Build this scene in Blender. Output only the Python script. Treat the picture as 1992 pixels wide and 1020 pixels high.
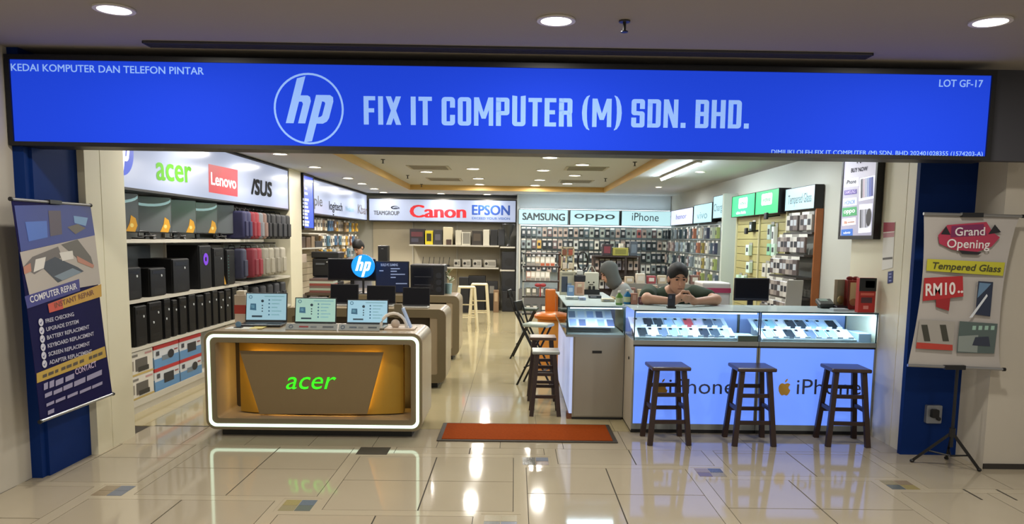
import bpy, bmesh, math, random
import numpy as np
from mathutils import Vector, Matrix
random.seed(7)
for _o in list(bpy.data.objects):
    bpy.data.objects.remove(_o, do_unlink=True)
SC = bpy.context.scene
COL = SC.collection
# ------------------------------------------------------------------ camera
F_PX, CX, CY, PITCH, ROLL, YAW, CAM_H = 1500.0, 1015.9, 639.2, .11487, .01436, .0107, 1.5
_cy, _sy, _cp, _sp = math.cos(YAW), math.sin(YAW), math.cos(PITCH), math.sin(PITCH)
FW = Vector((_sy*_cp, _cy*_cp, -_sp))
_rt = Vector((_cy, -_sy, 0))
_up = _rt.cross(FW)
RT = math.cos(ROLL)*_rt + math.sin(ROLL)*_up
UP = -math.sin(ROLL)*_rt + math.cos(ROLL)*_up
cam_d = bpy.data.cameras.new('camera')
cam_d.sensor_width = 36.0
cam_d.lens = F_PX/1992*36
cam_d.shift_x = (996-CX)/1992
cam_d.shift_y = (CY-510)/1992
cam_d.clip_start = .05
cam = bpy.data.objects.new('camera', cam_d)
COL.objects.link(cam)
cam.matrix_world = Matrix(((RT.x, UP.x, -FW.x, 0), (RT.y, UP.y, -FW.y, 0), (RT.z, UP.z, -FW.z, CAM_H), (0, 0, 0, 1)))
SC.camera = cam
# ------------------------------------------------------------------ world + exposure
W = bpy.data.worlds.new('mall')
SC.world = W
W.use_nodes = True
W.node_tree.nodes['Background'].inputs[0].default_value = (.95, .90, .83, 1)
W.node_tree.nodes['Background'].inputs[1].default_value = .5
SC.view_settings.view_transform = 'Standard'
SC.view_settings.look = 'None'
SC.view_settings.exposure = 0.0
SC.view_settings.gamma = 1.0
SC.view_settings.use_curve_mapping = False
SC.cycles.max_bounces = 6
SC.cycles.diffuse_bounces = 3
SC.cycles.glossy_bounces = 3
SC.cycles.transmission_bounces = 3
SC.cycles.transparent_max_bounces = 8
SC.cycles.caustics_reflective = False
SC.cycles.caustics_refractive = False
SC.cycles.sample_clamp_indirect = 4.0
LAMP_SHOP = 18.0       # watts per shop downlight
LAMP_MALL = 22.0       # watts per mall downlight
TUBE_W = 75.0

# ------------------------------------------------------------------ measuring helpers (image measurements -> metres on real surfaces)
def ray(px, py):
    return FW + RT*((px-CX)/F_PX) - UP*((py-CY)/F_PX)
def FL(px, py, z=0.0):
    d = ray(px, py); t = (z-CAM_H)/d.z
    return Vector((d.x*t, d.y*t, z))
def AT(px, py, y):
    d = ray(px, py); t = y/d.y
    return Vector((d.x*t, y, CAM_H+d.z*t))
def AX(px, py, x):
    d = ray(px, py); t = x/d.x
    return Vector((x, d.y*t, CAM_H+d.z*t))
class Plane:
    def __init__(s, O, r, u):
        s.O = Vector(O); s.r = Vector(r).normalized(); s.u = Vector(u).normalized(); s.n = s.r.cross(s.u)
    def px(s, x, y):
        d = ray(x, y); C = Vector((0, 0, CAM_H))
        t = (s.O-C).dot(s.n)/d.dot(s.n)
        v = C+d*t-s.O
        return (v.dot(s.r), v.dot(s.u))
    def pt(s, a, b, off=0.0):
        return s.O+s.r*a+s.u*b+s.n*off

# ------------------------------------------------------------------ materials
def lin(h):
    h = h.lstrip('#'); c = [int(h[i:i+2], 16)/255 for i in (0, 2, 4)]
    return tuple(x/12.92 if x <= .04045 else ((x+.055)/1.055)**2.4 for x in c)+(1,)
MATS = {}
def mat(name, hexc, rough=.5, metal=0.0, emit=0.0, var=0.0, scale=8.0, bump=0.0, spec=.5, ecol=None, coat=0.0):
    if name in MATS: return MATS[name]
    m = bpy.data.materials.new(name); m.use_nodes = True
    nt = m.node_tree; b = nt.nodes['Principled BSDF']
    c = lin(hexc)
    b.inputs['Base Color'].default_value = c
    b.inputs['Roughness'].default_value = rough
    b.inputs['Metallic'].default_value = metal
    b.inputs['Specular IOR Level'].default_value = spec
    b.inputs['Coat Weight'].default_value = coat
    if emit:
        b.inputs['Emission Color'].default_value = lin(ecol) if ecol else c
        b.inputs['Emission Strength'].default_value = emit
    if var or bump:
        tc = nt.nodes.new('ShaderNodeTexCoord'); nz = nt.nodes.new('ShaderNodeTexNoise')
        nz.inputs['Scale'].default_value = scale; nz.inputs['Detail'].default_value = 4
        nt.links.new(tc.outputs['Object'], nz.inputs['Vector'])
        if var:
            mx = nt.nodes.new('ShaderNodeMix'); mx.data_type = 'RGBA'
            mx.inputs['A'].default_value = tuple(max(0, x*(1-var)) for x in c[:3])+(1,)
            mx.inputs['B'].default_value = tuple(min(1, x*(1+var)) for x in c[:3])+(1,)
            nt.links.new(nz.outputs['Fac'], mx.inputs['Factor'])
            nt.links.new(mx.outputs['Result'], b.inputs['Base Color'])
        if bump:
            bp = nt.nodes.new('ShaderNodeBump'); bp.inputs['Strength'].default_value = bump; bp.inputs['Distance'].default_value = .004
            nt.links.new(nz.outputs['Fac'], bp.inputs['Height'])
            nt.links.new(bp.outputs['Normal'], b.inputs['Normal'])
    MATS[name] = m
    return m
def tile_mat(name, hexc, rough, var):
    m = bpy.data.materials.new(name); m.use_nodes = True
    nt = m.node_tree; b = nt.nodes['Principled BSDF']; c = lin(hexc)
    oi = nt.nodes.new('ShaderNodeObjectInfo'); tc = nt.nodes.new('ShaderNodeTexCoord'); nz = nt.nodes.new('ShaderNodeTexNoise')
    nz.inputs['Scale'].default_value = 3; nz.inputs['Detail'].default_value = 6
    nt.links.new(tc.outputs['Object'], nz.inputs['Vector'])
    ad = nt.nodes.new('ShaderNodeMath'); ad.operation = 'ADD'
    nt.links.new(oi.outputs['Random'], ad.inputs[0]); nt.links.new(nz.outputs['Fac'], ad.inputs[1])
    hf = nt.nodes.new('ShaderNodeMath'); hf.operation = 'MULTIPLY'; hf.inputs[1].default_value = .5
    nt.links.new(ad.outputs[0], hf.inputs[0])
    mx = nt.nodes.new('ShaderNodeMix'); mx.data_type = 'RGBA'
    mx.inputs['A'].default_value = tuple(x*(1-var) for x in c[:3])+(1,)
    mx.inputs['B'].default_value = tuple(min(1, x*(1+var)) for x in c[:3])+(1,)
    nt.links.new(hf.outputs[0], mx.inputs['Factor']); nt.links.new(mx.outputs['Result'], b.inputs['Base Color'])
    b.inputs['Roughness'].default_value = rough
    b.inputs['Specular IOR Level'].default_value = .42
    MATS[name] = m
    return m
def glass_mat(name, tint='#e8f4f2', refl=1.0):
    m = bpy.data.materials.new(name); m.use_nodes = True
    nt = m.node_tree; nt.nodes.remove(nt.nodes['Principled BSDF']); out = nt.nodes['Material Output']
    tr = nt.nodes.new('ShaderNodeBsdfTransparent'); tr.inputs[0].default_value = lin(tint)
    gl = nt.nodes.new('ShaderNodeBsdfGlossy'); gl.inputs['Roughness'].default_value = .02
    fr = nt.nodes.new('ShaderNodeFresnel'); fr.inputs[0].default_value = 1.45
    ml = nt.nodes.new('ShaderNodeMath'); ml.operation = 'MULTIPLY'; ml.inputs[1].default_value = refl
    mx = nt.nodes.new('ShaderNodeMixShader')
    nt.links.new(fr.outputs[0], ml.inputs[0]); nt.links.new(ml.outputs[0], mx.inputs[0])
    nt.links.new(tr.outputs[0], mx.inputs[1]); nt.links.new(gl.outputs[0], mx.inputs[2])
    nt.links.new(mx.outputs[0], out.inputs['Surface'])
    MATS[name] = m
    return m
def M(hexc, rough=.5, **k):
    return mat('paint_%s_%d%s' % (hexc.lstrip('#'), int(rough*100), ''.join('%s%g' % (a, b) for a, b in k.items() if not isinstance(b, str))), hexc, rough, **k)

# ------------------------------------------------------------------ mesh helpers: every shape is (verts, faces)
def box(x0, x1, y0, y1, z0, z1):
    v = [(x0, y0, z0), (x1, y0, z0), (x1, y1, z0), (x0, y1, z0), (x0, y0, z1), (x1, y0, z1), (x1, y1, z1), (x0, y1, z1)]
    return v, [(0, 3, 2, 1), (4, 5, 6, 7), (0, 1, 5, 4), (1, 2, 6, 5), (2, 3, 7, 6), (3, 0, 4, 7)]
def cbox(c, s):
    return box(c[0]-s[0]/2, c[0]+s[0]/2, c[1]-s[1]/2, c[1]+s[1]/2, c[2]-s[2]/2, c[2]+s[2]/2)
def rbox(x0, x1, y0, y1, z0, z1, r=.01, seg=2):
    bm = bmesh.new(); bmesh.ops.create_cube(bm, size=1)
    for v in bm.verts:
        v.co = Vector(((x0+x1)/2+v.co.x*(x1-x0), (y0+y1)/2+v.co.y*(y1-y0), (z0+z1)/2+v.co.z*(z1-z0)))
    r = min(r, .49*min(x1-x0, y1-y0, z1-z0))
    bmesh.ops.bevel(bm, geom=list(bm.edges), offset=r, segments=seg, affect='EDGES', profile=.5)
    bm.verts.index_update()
    out = [tuple(v.co) for v in bm.verts], [tuple(v.index for v in f.verts) for f in bm.faces]
    bm.free()
    return out
def frame_of(d):
    d = Vector(d).normalized(); a = Vector((0, 0, 1)) if abs(d.z) < .9 else Vector((1, 0, 0))
    x = a.cross(d).normalized(); return x, d.cross(x)
def cyl(p0, p1, r0, r1=None, n=10):
    r1 = r0 if r1 is None else r1
    p0 = Vector(p0); p1 = Vector(p1); x, y = frame_of(p1-p0); v = []; f = []
    for p, r in ((p0, r0), (p1, r1)):
        for i in range(n):
            a = 2*math.pi*i/n; v.append(tuple(p+x*r*math.cos(a)+y*r*math.sin(a)))
    for i in range(n): f.append((i, (i+1) % n, n+(i+1) % n, n+i))
    f.append(tuple(range(n-1, -1, -1))); f.append(tuple(range(n, 2*n)))
    return v, f
def beam(p0, p1, w, t, side=(1, 0, 0)):
    """rectangular bar from p0 to p1; w along side, t across"""
    p0 = Vector(p0); p1 = Vector(p1); d = (p1-p0).normalized(); s = Vector(side); s = (s-d*s.dot(d)).normalized(); q = d.cross(s)
    v = [tuple(p+s*a*w/2+q*b*t/2) for p in (p0, p1) for a, b in ((-1, -1), (1, -1), (1, 1), (-1, 1))]
    return v, [(0, 3, 2, 1), (4, 5, 6, 7), (0, 1, 5, 4), (1, 2, 6, 5), (2, 3, 7, 6), (3, 0, 4, 7)]
def tube(pts, r, n=8):
    pts = [Vector(p) for p in pts]; v = []; f = []
    for i, p in enumerate(pts):
        d = (pts[min(i+1, len(pts)-1)]-pts[max(i-1, 0)]); x, y = frame_of(d)
        rr = r[i] if isinstance(r, (list, tuple)) else r
        for k in range(n):
            a = 2*math.pi*k/n; v.append(tuple(p+x*rr*math.cos(a)+y*rr*math.sin(a)))
    for i in range(len(pts)-1):
        for k in range(n): f.append((i*n+k, i*n+(k+1) % n, (i+1)*n+(k+1) % n, (i+1)*n+k))
    f.append(tuple(range(n-1, -1, -1))); b = (len(pts)-1)*n; f.append(tuple(range(b, b+n)))
    return v, f
def lathe(prof, c=(0, 0, 0), n=16):
    v = []; f = []; m = len(prof)
    for r, z in prof:
        for k in range(n):
            a = 2*math.pi*k/n; v.append((c[0]+r*math.cos(a), c[1]+r*math.sin(a), c[2]+z))
    for i in range(m-1):
        for k in range(n): f.append((i*n+k, i*n+(k+1) % n, (i+1)*n+(k+1) % n, (i+1)*n+k))
    f.append(tuple(range(n-1, -1, -1))); f.append(tuple(range((m-1)*n, m*n)))
    return v, f
def ell(c, s, n=12, m=8):
    v = []; f = []
    for i in range(m+1):
        t = math.pi*i/m
        for k in range(n):
            a = 2*math.pi*k/n
            v.append((c[0]+s[0]*math.sin(t)*math.cos(a), c[1]+s[1]*math.sin(t)*math.sin(a), c[2]-s[2]*math.cos(t)))
    for i in range(m):
        for k in range(n): f.append((i*n+k, i*n+(k+1) % n, (i+1)*n+(k+1) % n, (i+1)*n+k))
    return v, f
def prism(P, poly, t0, t1):
    """polygon in plane coords extruded from offset t0 to t1 along the plane normal"""
    n = len(poly)
    v = [tuple(P.pt(a, b, t0)) for a, b in poly]+[tuple(P.pt(a, b, t1)) for a, b in poly]
    f = [tuple(range(n-1, -1, -1)), tuple(range(n, 2*n))]+[(i, (i+1) % n, n+(i+1) % n, n+i) for i in range(n)]
    return v, f
def rrect(a0, a1, b0, b1, r, n=5):
    out = []
    for cx, cy, s in ((a1-r, b1-r, 0), (a0+r, b1-r, 90), (a0+r, b0+r, 180), (a1-r, b0+r, 270)):
        for i in range(n+1):
            a = math.radians(s+90*i/n); out.append((cx+r*math.cos(a), cy+r*math.sin(a)))
    return out
def ring(P, outer, inner, t0, t1):
    n = len(outer); v = []; f = []
    for t in (t0, t1):
        v += [tuple(P.pt(a, b, t)) for a, b in outer]+[tuple(P.pt(a, b, t)) for a, b in inner]
    for i in range(n):
        j = (i+1) % n
        f += [(i, n+i, n+j, j), (2*n+i, 2*n+j, 3*n+j, 3*n+i), (i, j, 2*n+j, 2*n+i), (n+j, n+i, 3*n+i, 3*n+j)]
    return v, f
def join(*shapes):
    V = []; Fc = []
    for v, f in shapes:
        o = len(V); V += list(v); Fc += [tuple(i+o for i in q) for q in f]
    return V, Fc
def xf(shape, mtx):
    return [tuple(mtx @ Vector(p)) for p in shape[0]], shape[1]
def rot(shape, ang, axis='Z', c=(0, 0, 0)):
    m = Matrix.Translation(c) @ Matrix.Rotation(ang, 4, axis) @ Matrix.Translation(-Vector(c))
    return xf(shape, m)

# ------------------------------------------------------------------ objects
def mesh_of(name, shape, m=None, smooth=False):
    me = bpy.data.meshes.new(name)
    me.from_pydata([tuple(p) for p in shape[0]], [], [tuple(q) for q in shape[1]])
    if m: me.materials.append(m)
    if smooth:
        me.shade_smooth()
        try: me.set_sharp_from_angle(angle=math.radians(40))
        except Exception: pass
    me.update()
    return me
def thing(name, label, cat, loc=(0, 0, 0), group=None, rz=0.0):
    o = bpy.data.objects.new(name, None); COL.objects.link(o)
    o.empty_display_size = .05; o.location = loc; o.rotation_euler = (0, 0, rz)
    o['label'] = label; o['category'] = cat
    if group: o['group'] = group
    return o
def part(parent, name, shape, m, smooth=False, label=None):
    """a child mesh; shape in world coordinates of the (unrotated) parent"""
    o = bpy.data.objects.new(name, mesh_of(name, shape, m, smooth)); COL.objects.link(o)
    if parent is not None:
        o.parent = parent
        if parent.type == 'EMPTY': o.matrix_parent_inverse = Matrix.Translation(-parent.location)
    if label: o['label'] = label
    return o
def lpart(parent, name, shape, m, smooth=False, label=None):
    """a child mesh in the parent's own local coordinates"""
    o = bpy.data.objects.new(name, mesh_of(name, shape, m, smooth)); COL.objects.link(o)
    o.parent = parent
    if label: o['label'] = label
    return o
def struct(name, shape, m, parent=None):
    o = bpy.data.objects.new(name, mesh_of(name, shape, m)); COL.objects.link(o)
    if parent is None: o['kind'] = 'structure'
    else: o.parent = parent
    return o
def dup(root, loc, rz=None, label=None, group=None):
    def cp(o, par):
        c = o.copy(); COL.objects.link(c)
        if par is not None: c.parent = par
        for ch in o.children: cp(ch, c)
        return c
    r = cp(root, None); r.location = loc
    if rz is not None: r.rotation_euler = (0, 0, rz)
    if label: r['label'] = label
    if group: r['group'] = group
    return r
ORD = 'first second third fourth fifth sixth seventh eighth ninth tenth eleventh twelfth thirteenth fourteenth fifteenth sixteenth seventeenth eighteenth nineteenth twentieth twenty-first twenty-second twenty-third twenty-fourth twenty-fifth twenty-sixth twenty-seventh twenty-eighth twenty-ninth thirtieth'.split()

# ------------------------------------------------------------------ lettering
_TC = {}
def glyphs(s, bold=0.0, shear=0.0):
    k = (s, bold, shear)
    if k in _TC: return _TC[k]
    cu = bpy.data.curves.new('lettering', 'FONT'); cu.body = s; cu.offset = bold; cu.shear = shear
    cu.resolution_u = 3; cu.fill_mode = 'FRONT'
    o = bpy.data.objects.new('lettering', cu); COL.objects.link(o)
    dg = bpy.context.evaluated_depsgraph_get()
    me = bpy.data.meshes.new_from_object(o.evaluated_get(dg))
    V = [(v.co.x, v.co.y) for v in me.vertices]; Fc = [tuple(p.vertices) for p in me.polygons]
    bpy.data.objects.remove(o, do_unlink=True); bpy.data.meshes.remove(me); bpy.data.curves.remove(cu)
    _TC[k] = (V, Fc)
    return V, Fc
def capheight(bold):
    V, _ = glyphs('H', bold); return max(v[1] for v in V), min(v[1] for v in V)
def letters(parent, s, P, p0, p1, cap, m, off=.003, bold=0.0, shear=0.0, name='lettering', adder=part, xh=False, fat=0.0, fatv=None):
    """text with its baseline from p0 to p1 (plane coords), capitals `cap` high"""
    V, Fc = glyphs(s, bold, shear)
    if not V: return None
    hi, lo = capheight(bold)
    if xh:
        X, _ = glyphs('x', bold); hi = max(v[1] for v in X); lo = min(v[1] for v in X)
    x0 = min(v[0] for v in V); x1 = max(v[0] for v in V)
    d = Vector((p1[0]-p0[0], p1[1]-p0[1])); w = d.length; d.normalize(); q = Vector((-d.y, d.x))
    out = []; FF = []
    fx = fat*cap; fy = (fat*.5 if fatv is None else fatv)*cap
    sh = [(0, 0)] if not fat else [(-fx, 0), (fx, 0), (-fx*.5, 0), (fx*.5, 0), (0, 0)]+([(-fx, fy), (fx, fy), (-fx, -fy), (fx, -fy)] if fy else [])
    for k, (dx, dy) in enumerate(sh):
        o = len(out)
        for x, y in V:
            a = fx+(x-x0)/(x1-x0)*(w-2*fx)+dx; b = fy+(y-lo)/(hi-lo)*(cap-2*fy)+dy
            out.append(tuple(P.pt(p0[0]+d.x*a+q.x*b, p0[1]+d.y*a+q.y*b, off+k*2e-5)))
        FF += [tuple(i+o for i in f) for f in Fc]
    return adder(parent, name, (out, FF), m)
def _rect(x0, x1, y0, y1): return [(x0, y0), (x1, y0), (x1, y1), (x0, y1)]
def _ringq(x0, x1, y0, y1, t, v, r, keep=None):
    """closed rounded stroke as quads; keep(x, y) drops part of it"""
    def dense(L):
        out = []
        for i, p in enumerate(L):
            q = L[(i+1) % len(L)]; n = 6 if math.dist(p, q) > .1 else 1
            out += [(p[0]+(q[0]-p[0])*k/n, p[1]+(q[1]-p[1])*k/n) for k in range(n)]
        return out
    o = dense(rrect(x0, x1, y0, y1, r, 4)); ri = max(.02, r-min(t, v))
    i_ = [(min(max(a, x0+t), x1-t) if not (x0+t < a < x1-t) else a, min(max(b, y0+v), y1-v)) for a, b in o]
    qs = []
    for k in range(len(o)):
        j = (k+1) % len(o); q = [o[k], o[j], i_[j], i_[k]]
        mx = sum(p[0] for p in q)/4; my = sum(p[1] for p in q)/4
        if keep is None or keep(mx, my): qs.append(q)
    return qs
def block_glyph(ch, t=.17, v=.145):
    W = .46
    if ch == 'I': return t, [_rect(0, t, 0, 1)]
    if ch == '.': return t, [_rect(0, t, 0, .18)]
    if ch == 'F': return .40, [_rect(0, t, 0, 1), _rect(t, .40, 1-v, 1), _rect(t, .36, .43, .43+v)]
    if ch == 'E': return .40, [_rect(0, t, 0, 1), _rect(t, .40, 1-v, 1), _rect(t, .36, .43, .43+v), _rect(t, .40, 0, v)]
    if ch == 'T': return W, [_rect(0, W, 1-v, 1), _rect(W/2-t/2, W/2+t/2, 0, 1-v)]
    if ch == 'X': return .52, [[(0, 0), (t*1.05, 0), (.52, 1), (.52-t*1.05, 1)], [(.52-t*1.05, 0), (.52, 0), (t*1.05, 1), (0, 1)]]
    if ch == 'H': return W+.02, [_rect(0, t, 0, 1), _rect(W+.02-t, W+.02, 0, 1), _rect(t, W+.02-t, .43, .43+v)]
    if ch == 'N': return .50, [_rect(0, t*.9, 0, 1), _rect(.50-t*.9, .50, 0, 1), [(0, 1), (t, 1), (.50, 0), (.50-t, 0)]]
    if ch == 'M': return .66, [_rect(0, t*.9, 0, 1), _rect(.66-t*.9, .66, 0, 1), [(0, 1), (t, 1), (.33+.07, .25), (.33-.07, .25)], [(.66, 1), (.66-t, 1), (.33-.07, .25), (.33+.07, .25)]]
    if ch == 'O': return W, _ringq(0, W, 0, 1, t, v, .12)
    if ch == 'C': return W, _ringq(0, W, 0, 1, t, v, .12, lambda x, y: not (x > W/2 and .36 < y < .64))
    if ch == 'U': return W, _ringq(0, W, 0, 1.2, t, v, .12, lambda x, y: y < 1)
    if ch == 'D': return W, [_rect(0, t, 0, 1)]+_ringq(0, W, 0, 1, t, v, .12)
    if ch == 'P': return W, [_rect(0, t, 0, 1)]+_ringq(0, W, .38, 1, t, v, .1)
    if ch == 'R': return W, [_rect(0, t, 0, 1)]+_ringq(0, W, .42, 1, t, v, .1)+[[(W-t, 0), (W, 0), (W-.02, .5), (W-.02-t, .5)]]
    if ch == 'B': return W, [_rect(0, t, 0, 1)]+_ringq(0, W, .43, 1, t, v, .1)+_ringq(0, W, 0, .57, t, v, .1)
    if ch == 'S': return W, _ringq(0, W, .43, 1, t, v, .1, lambda x, y: not (x > W/2 and y < .66))+_ringq(0, W, 0, .57, t, v, .1, lambda x, y: not (x < W/2 and y > .34))
    if ch in '()':
        L = []
        for k in range(8):
            u0, u1 = (math.pi*(.5+k/8), math.pi*(.5+(k+1)/8)); f = lambda u, r: (.26+r*math.cos(u), .5+(.62 if r > .16 else .58)*math.sin(u))
            q = [f(u0, .26), f(u1, .26), f(u1, .09), f(u0, .09)]
            L.append([(x if ch == '(' else .26-x, y) for x, y in q])
        return .26, L
    return .2, []
def block_letters(parent, s, P, p0, p1, cap, m, gap=.095, space=.33, off=.003, name='lettering'):
    """heavy condensed capitals laid out letter by letter between p0 and p1"""
    d = Vector((p1[0]-p0[0], p1[1]-p0[1])); w = d.length; d.normalize(); q = Vector((-d.y, d.x))
    x = 0.0; polys = []
    for ch in s:
        if ch == ' ': x += space-gap; continue
        cw, L = block_glyph(ch)
        polys += [[(a+x, b) for a, b in g] for g in L]; x += cw+gap
    k = w/(x-gap); out = []; FF = []
    for n, g in enumerate(polys):
        o = len(out)
        for a, b in g: out.append(tuple(P.pt(p0[0]+d.x*a*k+q.x*b*cap, p0[1]+d.y*a*k+q.y*b*cap, off+(n % 5)*2e-5)))
        FF.append(tuple(range(o, len(out))))
    return part(parent, name, (out, FF), m)
def tpx(parent, s, P, q0, q1, cap_px, m, **k):
    p0 = P.px(*q0); p1 = P.px(*q1); mx, my = (q0[0]+q1[0])/2, (q0[1]+q1[1])/2
    a = P.px(mx, my); b = P.px(mx, my-cap_px)
    return letters(parent, s, P, p0, p1, math.hypot(a[0]-b[0], a[1]-b[1]), m, **k)
def patch(parent, name, P, poly, m, off=.002, adder=part, label=None):
    """flat print on a surface"""
    n = len(poly)
    o = adder(parent, name, ([tuple(P.pt(a, b, off)) for a, b in poly], [tuple(range(n))]), m)
    if label: o['label'] = label
    return o
def ppx(parent, name, P, pts, m, off=.002, label=None):
    return patch(parent, name, P, [P.px(*q) for q in pts], m, off, label=label)
def disc(c, r, n=32, ry=None):
    return [(c[0]+r*math.cos(2*math.pi*i/n), c[1]+(ry or r)*math.sin(2*math.pi*i/n)) for i in range(n)]
def hp_letters(k=.274):
    S = lambda L: [(s+k*t, t) for s, t in L]
    return [S([(-.565, -.42), (-.335, -.42), (-.335, .95), (-.565, .95)][:2]+[(-.335, .2), (-.25, .2), (-.205, .14), (-.205, -.42), (.005, -.42), (.005, .22), (-.05, .34), (-.13, .38), (-.335, .38), (-.335, .93), (-.565, .86)]),
            S([(.11, -.97), (.335, -.93), (.335, -.42), (.52, -.42), (.62, -.36), (.66, -.26), (.66, .22), (.62, .34), (.52, .40), (.11, .40)]),
            ], S([(.335, -.24), (.41, -.22), (.44, -.18), (.44, .16), (.41, .2), (.335, .22)])
def hp_logo(parent, P, c, r, m_letter, m_hole, off, ringw=0.06, m_disc=None, adder=part):
    if m_disc: patch(parent, 'logo_disc', P, disc(c, r, 40), m_disc, off-.0015, adder)
    if ringw:
        adder(parent, 'logo_ring', ring(P, disc(c, r, 48), disc(c, r*(1-ringw), 48), off-.001, off+.001), m_letter)
    L, hole = hp_letters()
    for g in L:
        patch(parent, 'logo_letter', P, [(c[0]+r*a*.98, c[1]+r*b*.98) for a, b in g], m_letter, off, adder)
    patch(parent, 'logo_counter', P, [(c[0]+r*a*.98, c[1]+r*b*.98) for a, b in hole], m_hole, off+.0012, adder)
APPLE = [(0, .36), (.12, .42), (.28, .45), (.42, .40), (.52, .30), (.41, .18), (.36, .04), (.41, -.10), (.54, -.20), (.48, -.40), (.38, -.58), (.26, -.70), (.15, -.70), (0, -.64), (-.15, -.70), (-.27, -.69), (-.40, -.55), (-.52, -.30), (-.56, -.02), (-.50, .24), (-.36, .40), (-.2, .44)]
LEAF = [(0, .5), (.02, .66), (.12, .80), (.26, .86), (.24, .70), (.14, .56)]

# ------------------------------------------------------------------ smooth bodies: signed distance field + surface nets
def sd_caps(P, a, b, ra, rb):
    a = np.array(a, float); b = np.array(b, float); d = b-a; L2 = max(d@d, 1e-9)
    t = np.clip(((P-a)@d)/L2, 0, 1)
    return np.linalg.norm(P-(a+t[..., None]*d), axis=-1)-(ra+(rb-ra)*t)
def sd_ell(P, c, s, Rm=None):
    q = P-np.array(c, float)
    if Rm is not None: q = q@np.array(Rm)
    s = np.array(s, float)
    k0 = np.linalg.norm(q/s, axis=-1); k1 = np.linalg.norm(q/(s*s), axis=-1)
    return k0*(k0-1)/np.maximum(k1, 1e-6)
def smin(a, b, k):
    h = np.clip(.5+.5*(b-a)/k, 0, 1)
    return b+(a-b)*h-k*h*(1-h)
def sdf_mesh(fn, lo, hi, h):
    n = [int(math.ceil((hi[i]-lo[i])/h))+1 for i in range(3)]
    ax = [lo[i]+h*np.arange(n[i]) for i in range(3)]
    P = np.stack(np.meshgrid(*ax, indexing='ij'), -1)
    D = fn(P); ins = D < 0
    c = [m-1 for m in n]
    S = np.zeros(c+[3]); N = np.zeros(c)
    cor = [(i, j, k) for i in (0, 1) for j in (0, 1) for k in (0, 1)]
    sl = lambda o: tuple(slice(o[d], o[d]+c[d]) for d in range(3))
    for a in cor:
        for d in range(3):
            if a[d]: continue
            b = list(a); b[d] = 1; b = tuple(b)
            da, db = D[sl(a)], D[sl(b)]
            x = (da < 0) != (db < 0)
            t = np.where(x, da/np.where(x, da-db, 1), 0)
            p = np.zeros(c+[3]); p[...] = a; p[..., d] += t
            S += p*x[..., None]; N += x
    act = N > 0; idx = -np.ones(c, int); idx[act] = np.arange(act.sum())
    cell = np.argwhere(act)
    V = (cell+S[act]/N[act][:, None])*h+np.array(lo)
    Fq = []
    for d in range(3):
        e1, e2 = [(1, 2), (2, 0), (0, 1)][d]
        A = ins; sh = [slice(None)]*3; sh2 = [slice(None)]*3
        sh[d] = slice(0, -1); sh2[d] = slice(1, None)
        i0 = A[tuple(sh)]; i1 = A[tuple(sh2)]
        for g in np.argwhere(i0 != i1):
            if g[e1] < 1 or g[e2] < 1 or g[e1] >= c[e1]+0 or g[e2] >= c[e2]+0: continue
            q = []
            for u, w in ((-1, -1), (0, -1), (0, 0), (-1, 0)):
                k = g.copy(); k[e1] += u; k[e2] += w; q.append(idx[tuple(k)])
            if min(q) < 0: continue
            Fq.append(tuple(q) if i0[tuple(g)] else tuple(q[::-1]))
    return [tuple(v) for v in V], Fq

# ================================================================== SETTING
CREAM = tile_mat('polished_cream_tile', '#a99e88', .07, .05)
STRIP = tile_mat('pale_border_tile', '#aea38c', .08, .03)
INNER = tile_mat('polished_shop_tile', '#b0a37e', .08, .04)
GROUT = mat('grout', '#3a3226', .8, var=.15)
WALLC = mat('beige_wall_paint', '#b9b2a4', .7, var=.03, scale=3, bump=.03)
MALLC = mat('mall_ceiling_paint', '#9a938b', .85, var=.03, scale=2)
SHOPC = mat('shop_ceiling_paint', '#bfc2c5', .85, var=.02, scale=2)
JAMB = mat('cream_jamb_panel', '#dfd9c0', .35, var=.03, scale=2)
BLUE = mat('deep_blue_cladding', '#0c2b68', .6, var=.06, scale=3, spec=.12)
WHITEW = mat('white_shop_wall', '#bbb9ae', .6, var=.03, scale=2)
BLACK = mat('black_metal', '#0b0b0d', .4)
DARK = mat('dark_plastic', '#15161a', .35, var=.1)

floor = struct('floor', box(-6, 6, -3, 17.1, -.12, -.004), GROUT)
UNIT = {}
def slab(parent, name, x0, x1, y0, y1, m, top=0.0, th=.004, gap=.0):
    x0 += gap; x1 -= gap; y0 += gap; y1 -= gap
    if x1-x0 < .012 or y1-y0 < .012: return
    if m.name not in UNIT: UNIT[m.name] = mesh_of(name, box(0, 1, 0, 1, -1, 0), m)
    o = bpy.data.objects.new(name, UNIT[m.name]); COL.objects.link(o); o.parent = parent
    o.location = (x0, y0, top); o.scale = (x1-x0, y1-y0, th)
    return o
A_, B_ = 1.14, .217
X0, X1, Y0, Y1 = -2.95, 5.0, 2.3, 5.43
def clip_slab(name, x0, x1, y0, y1, m, top=0.0, gap=.0):
    slab(floor, name, max(x0, X0), min(x1, X1), max(y0, Y0), min(y1, Y1), m, top, .004, gap)
MOS = [mat('mosaic_%d' % i, h, .25, var=.15) for i, h in enumerate(('#6b5a50', '#8c8262', '#5d6360', '#948758', '#5f6878', '#7a6e5c', '#54544e', '#8a7a62'))]
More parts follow.
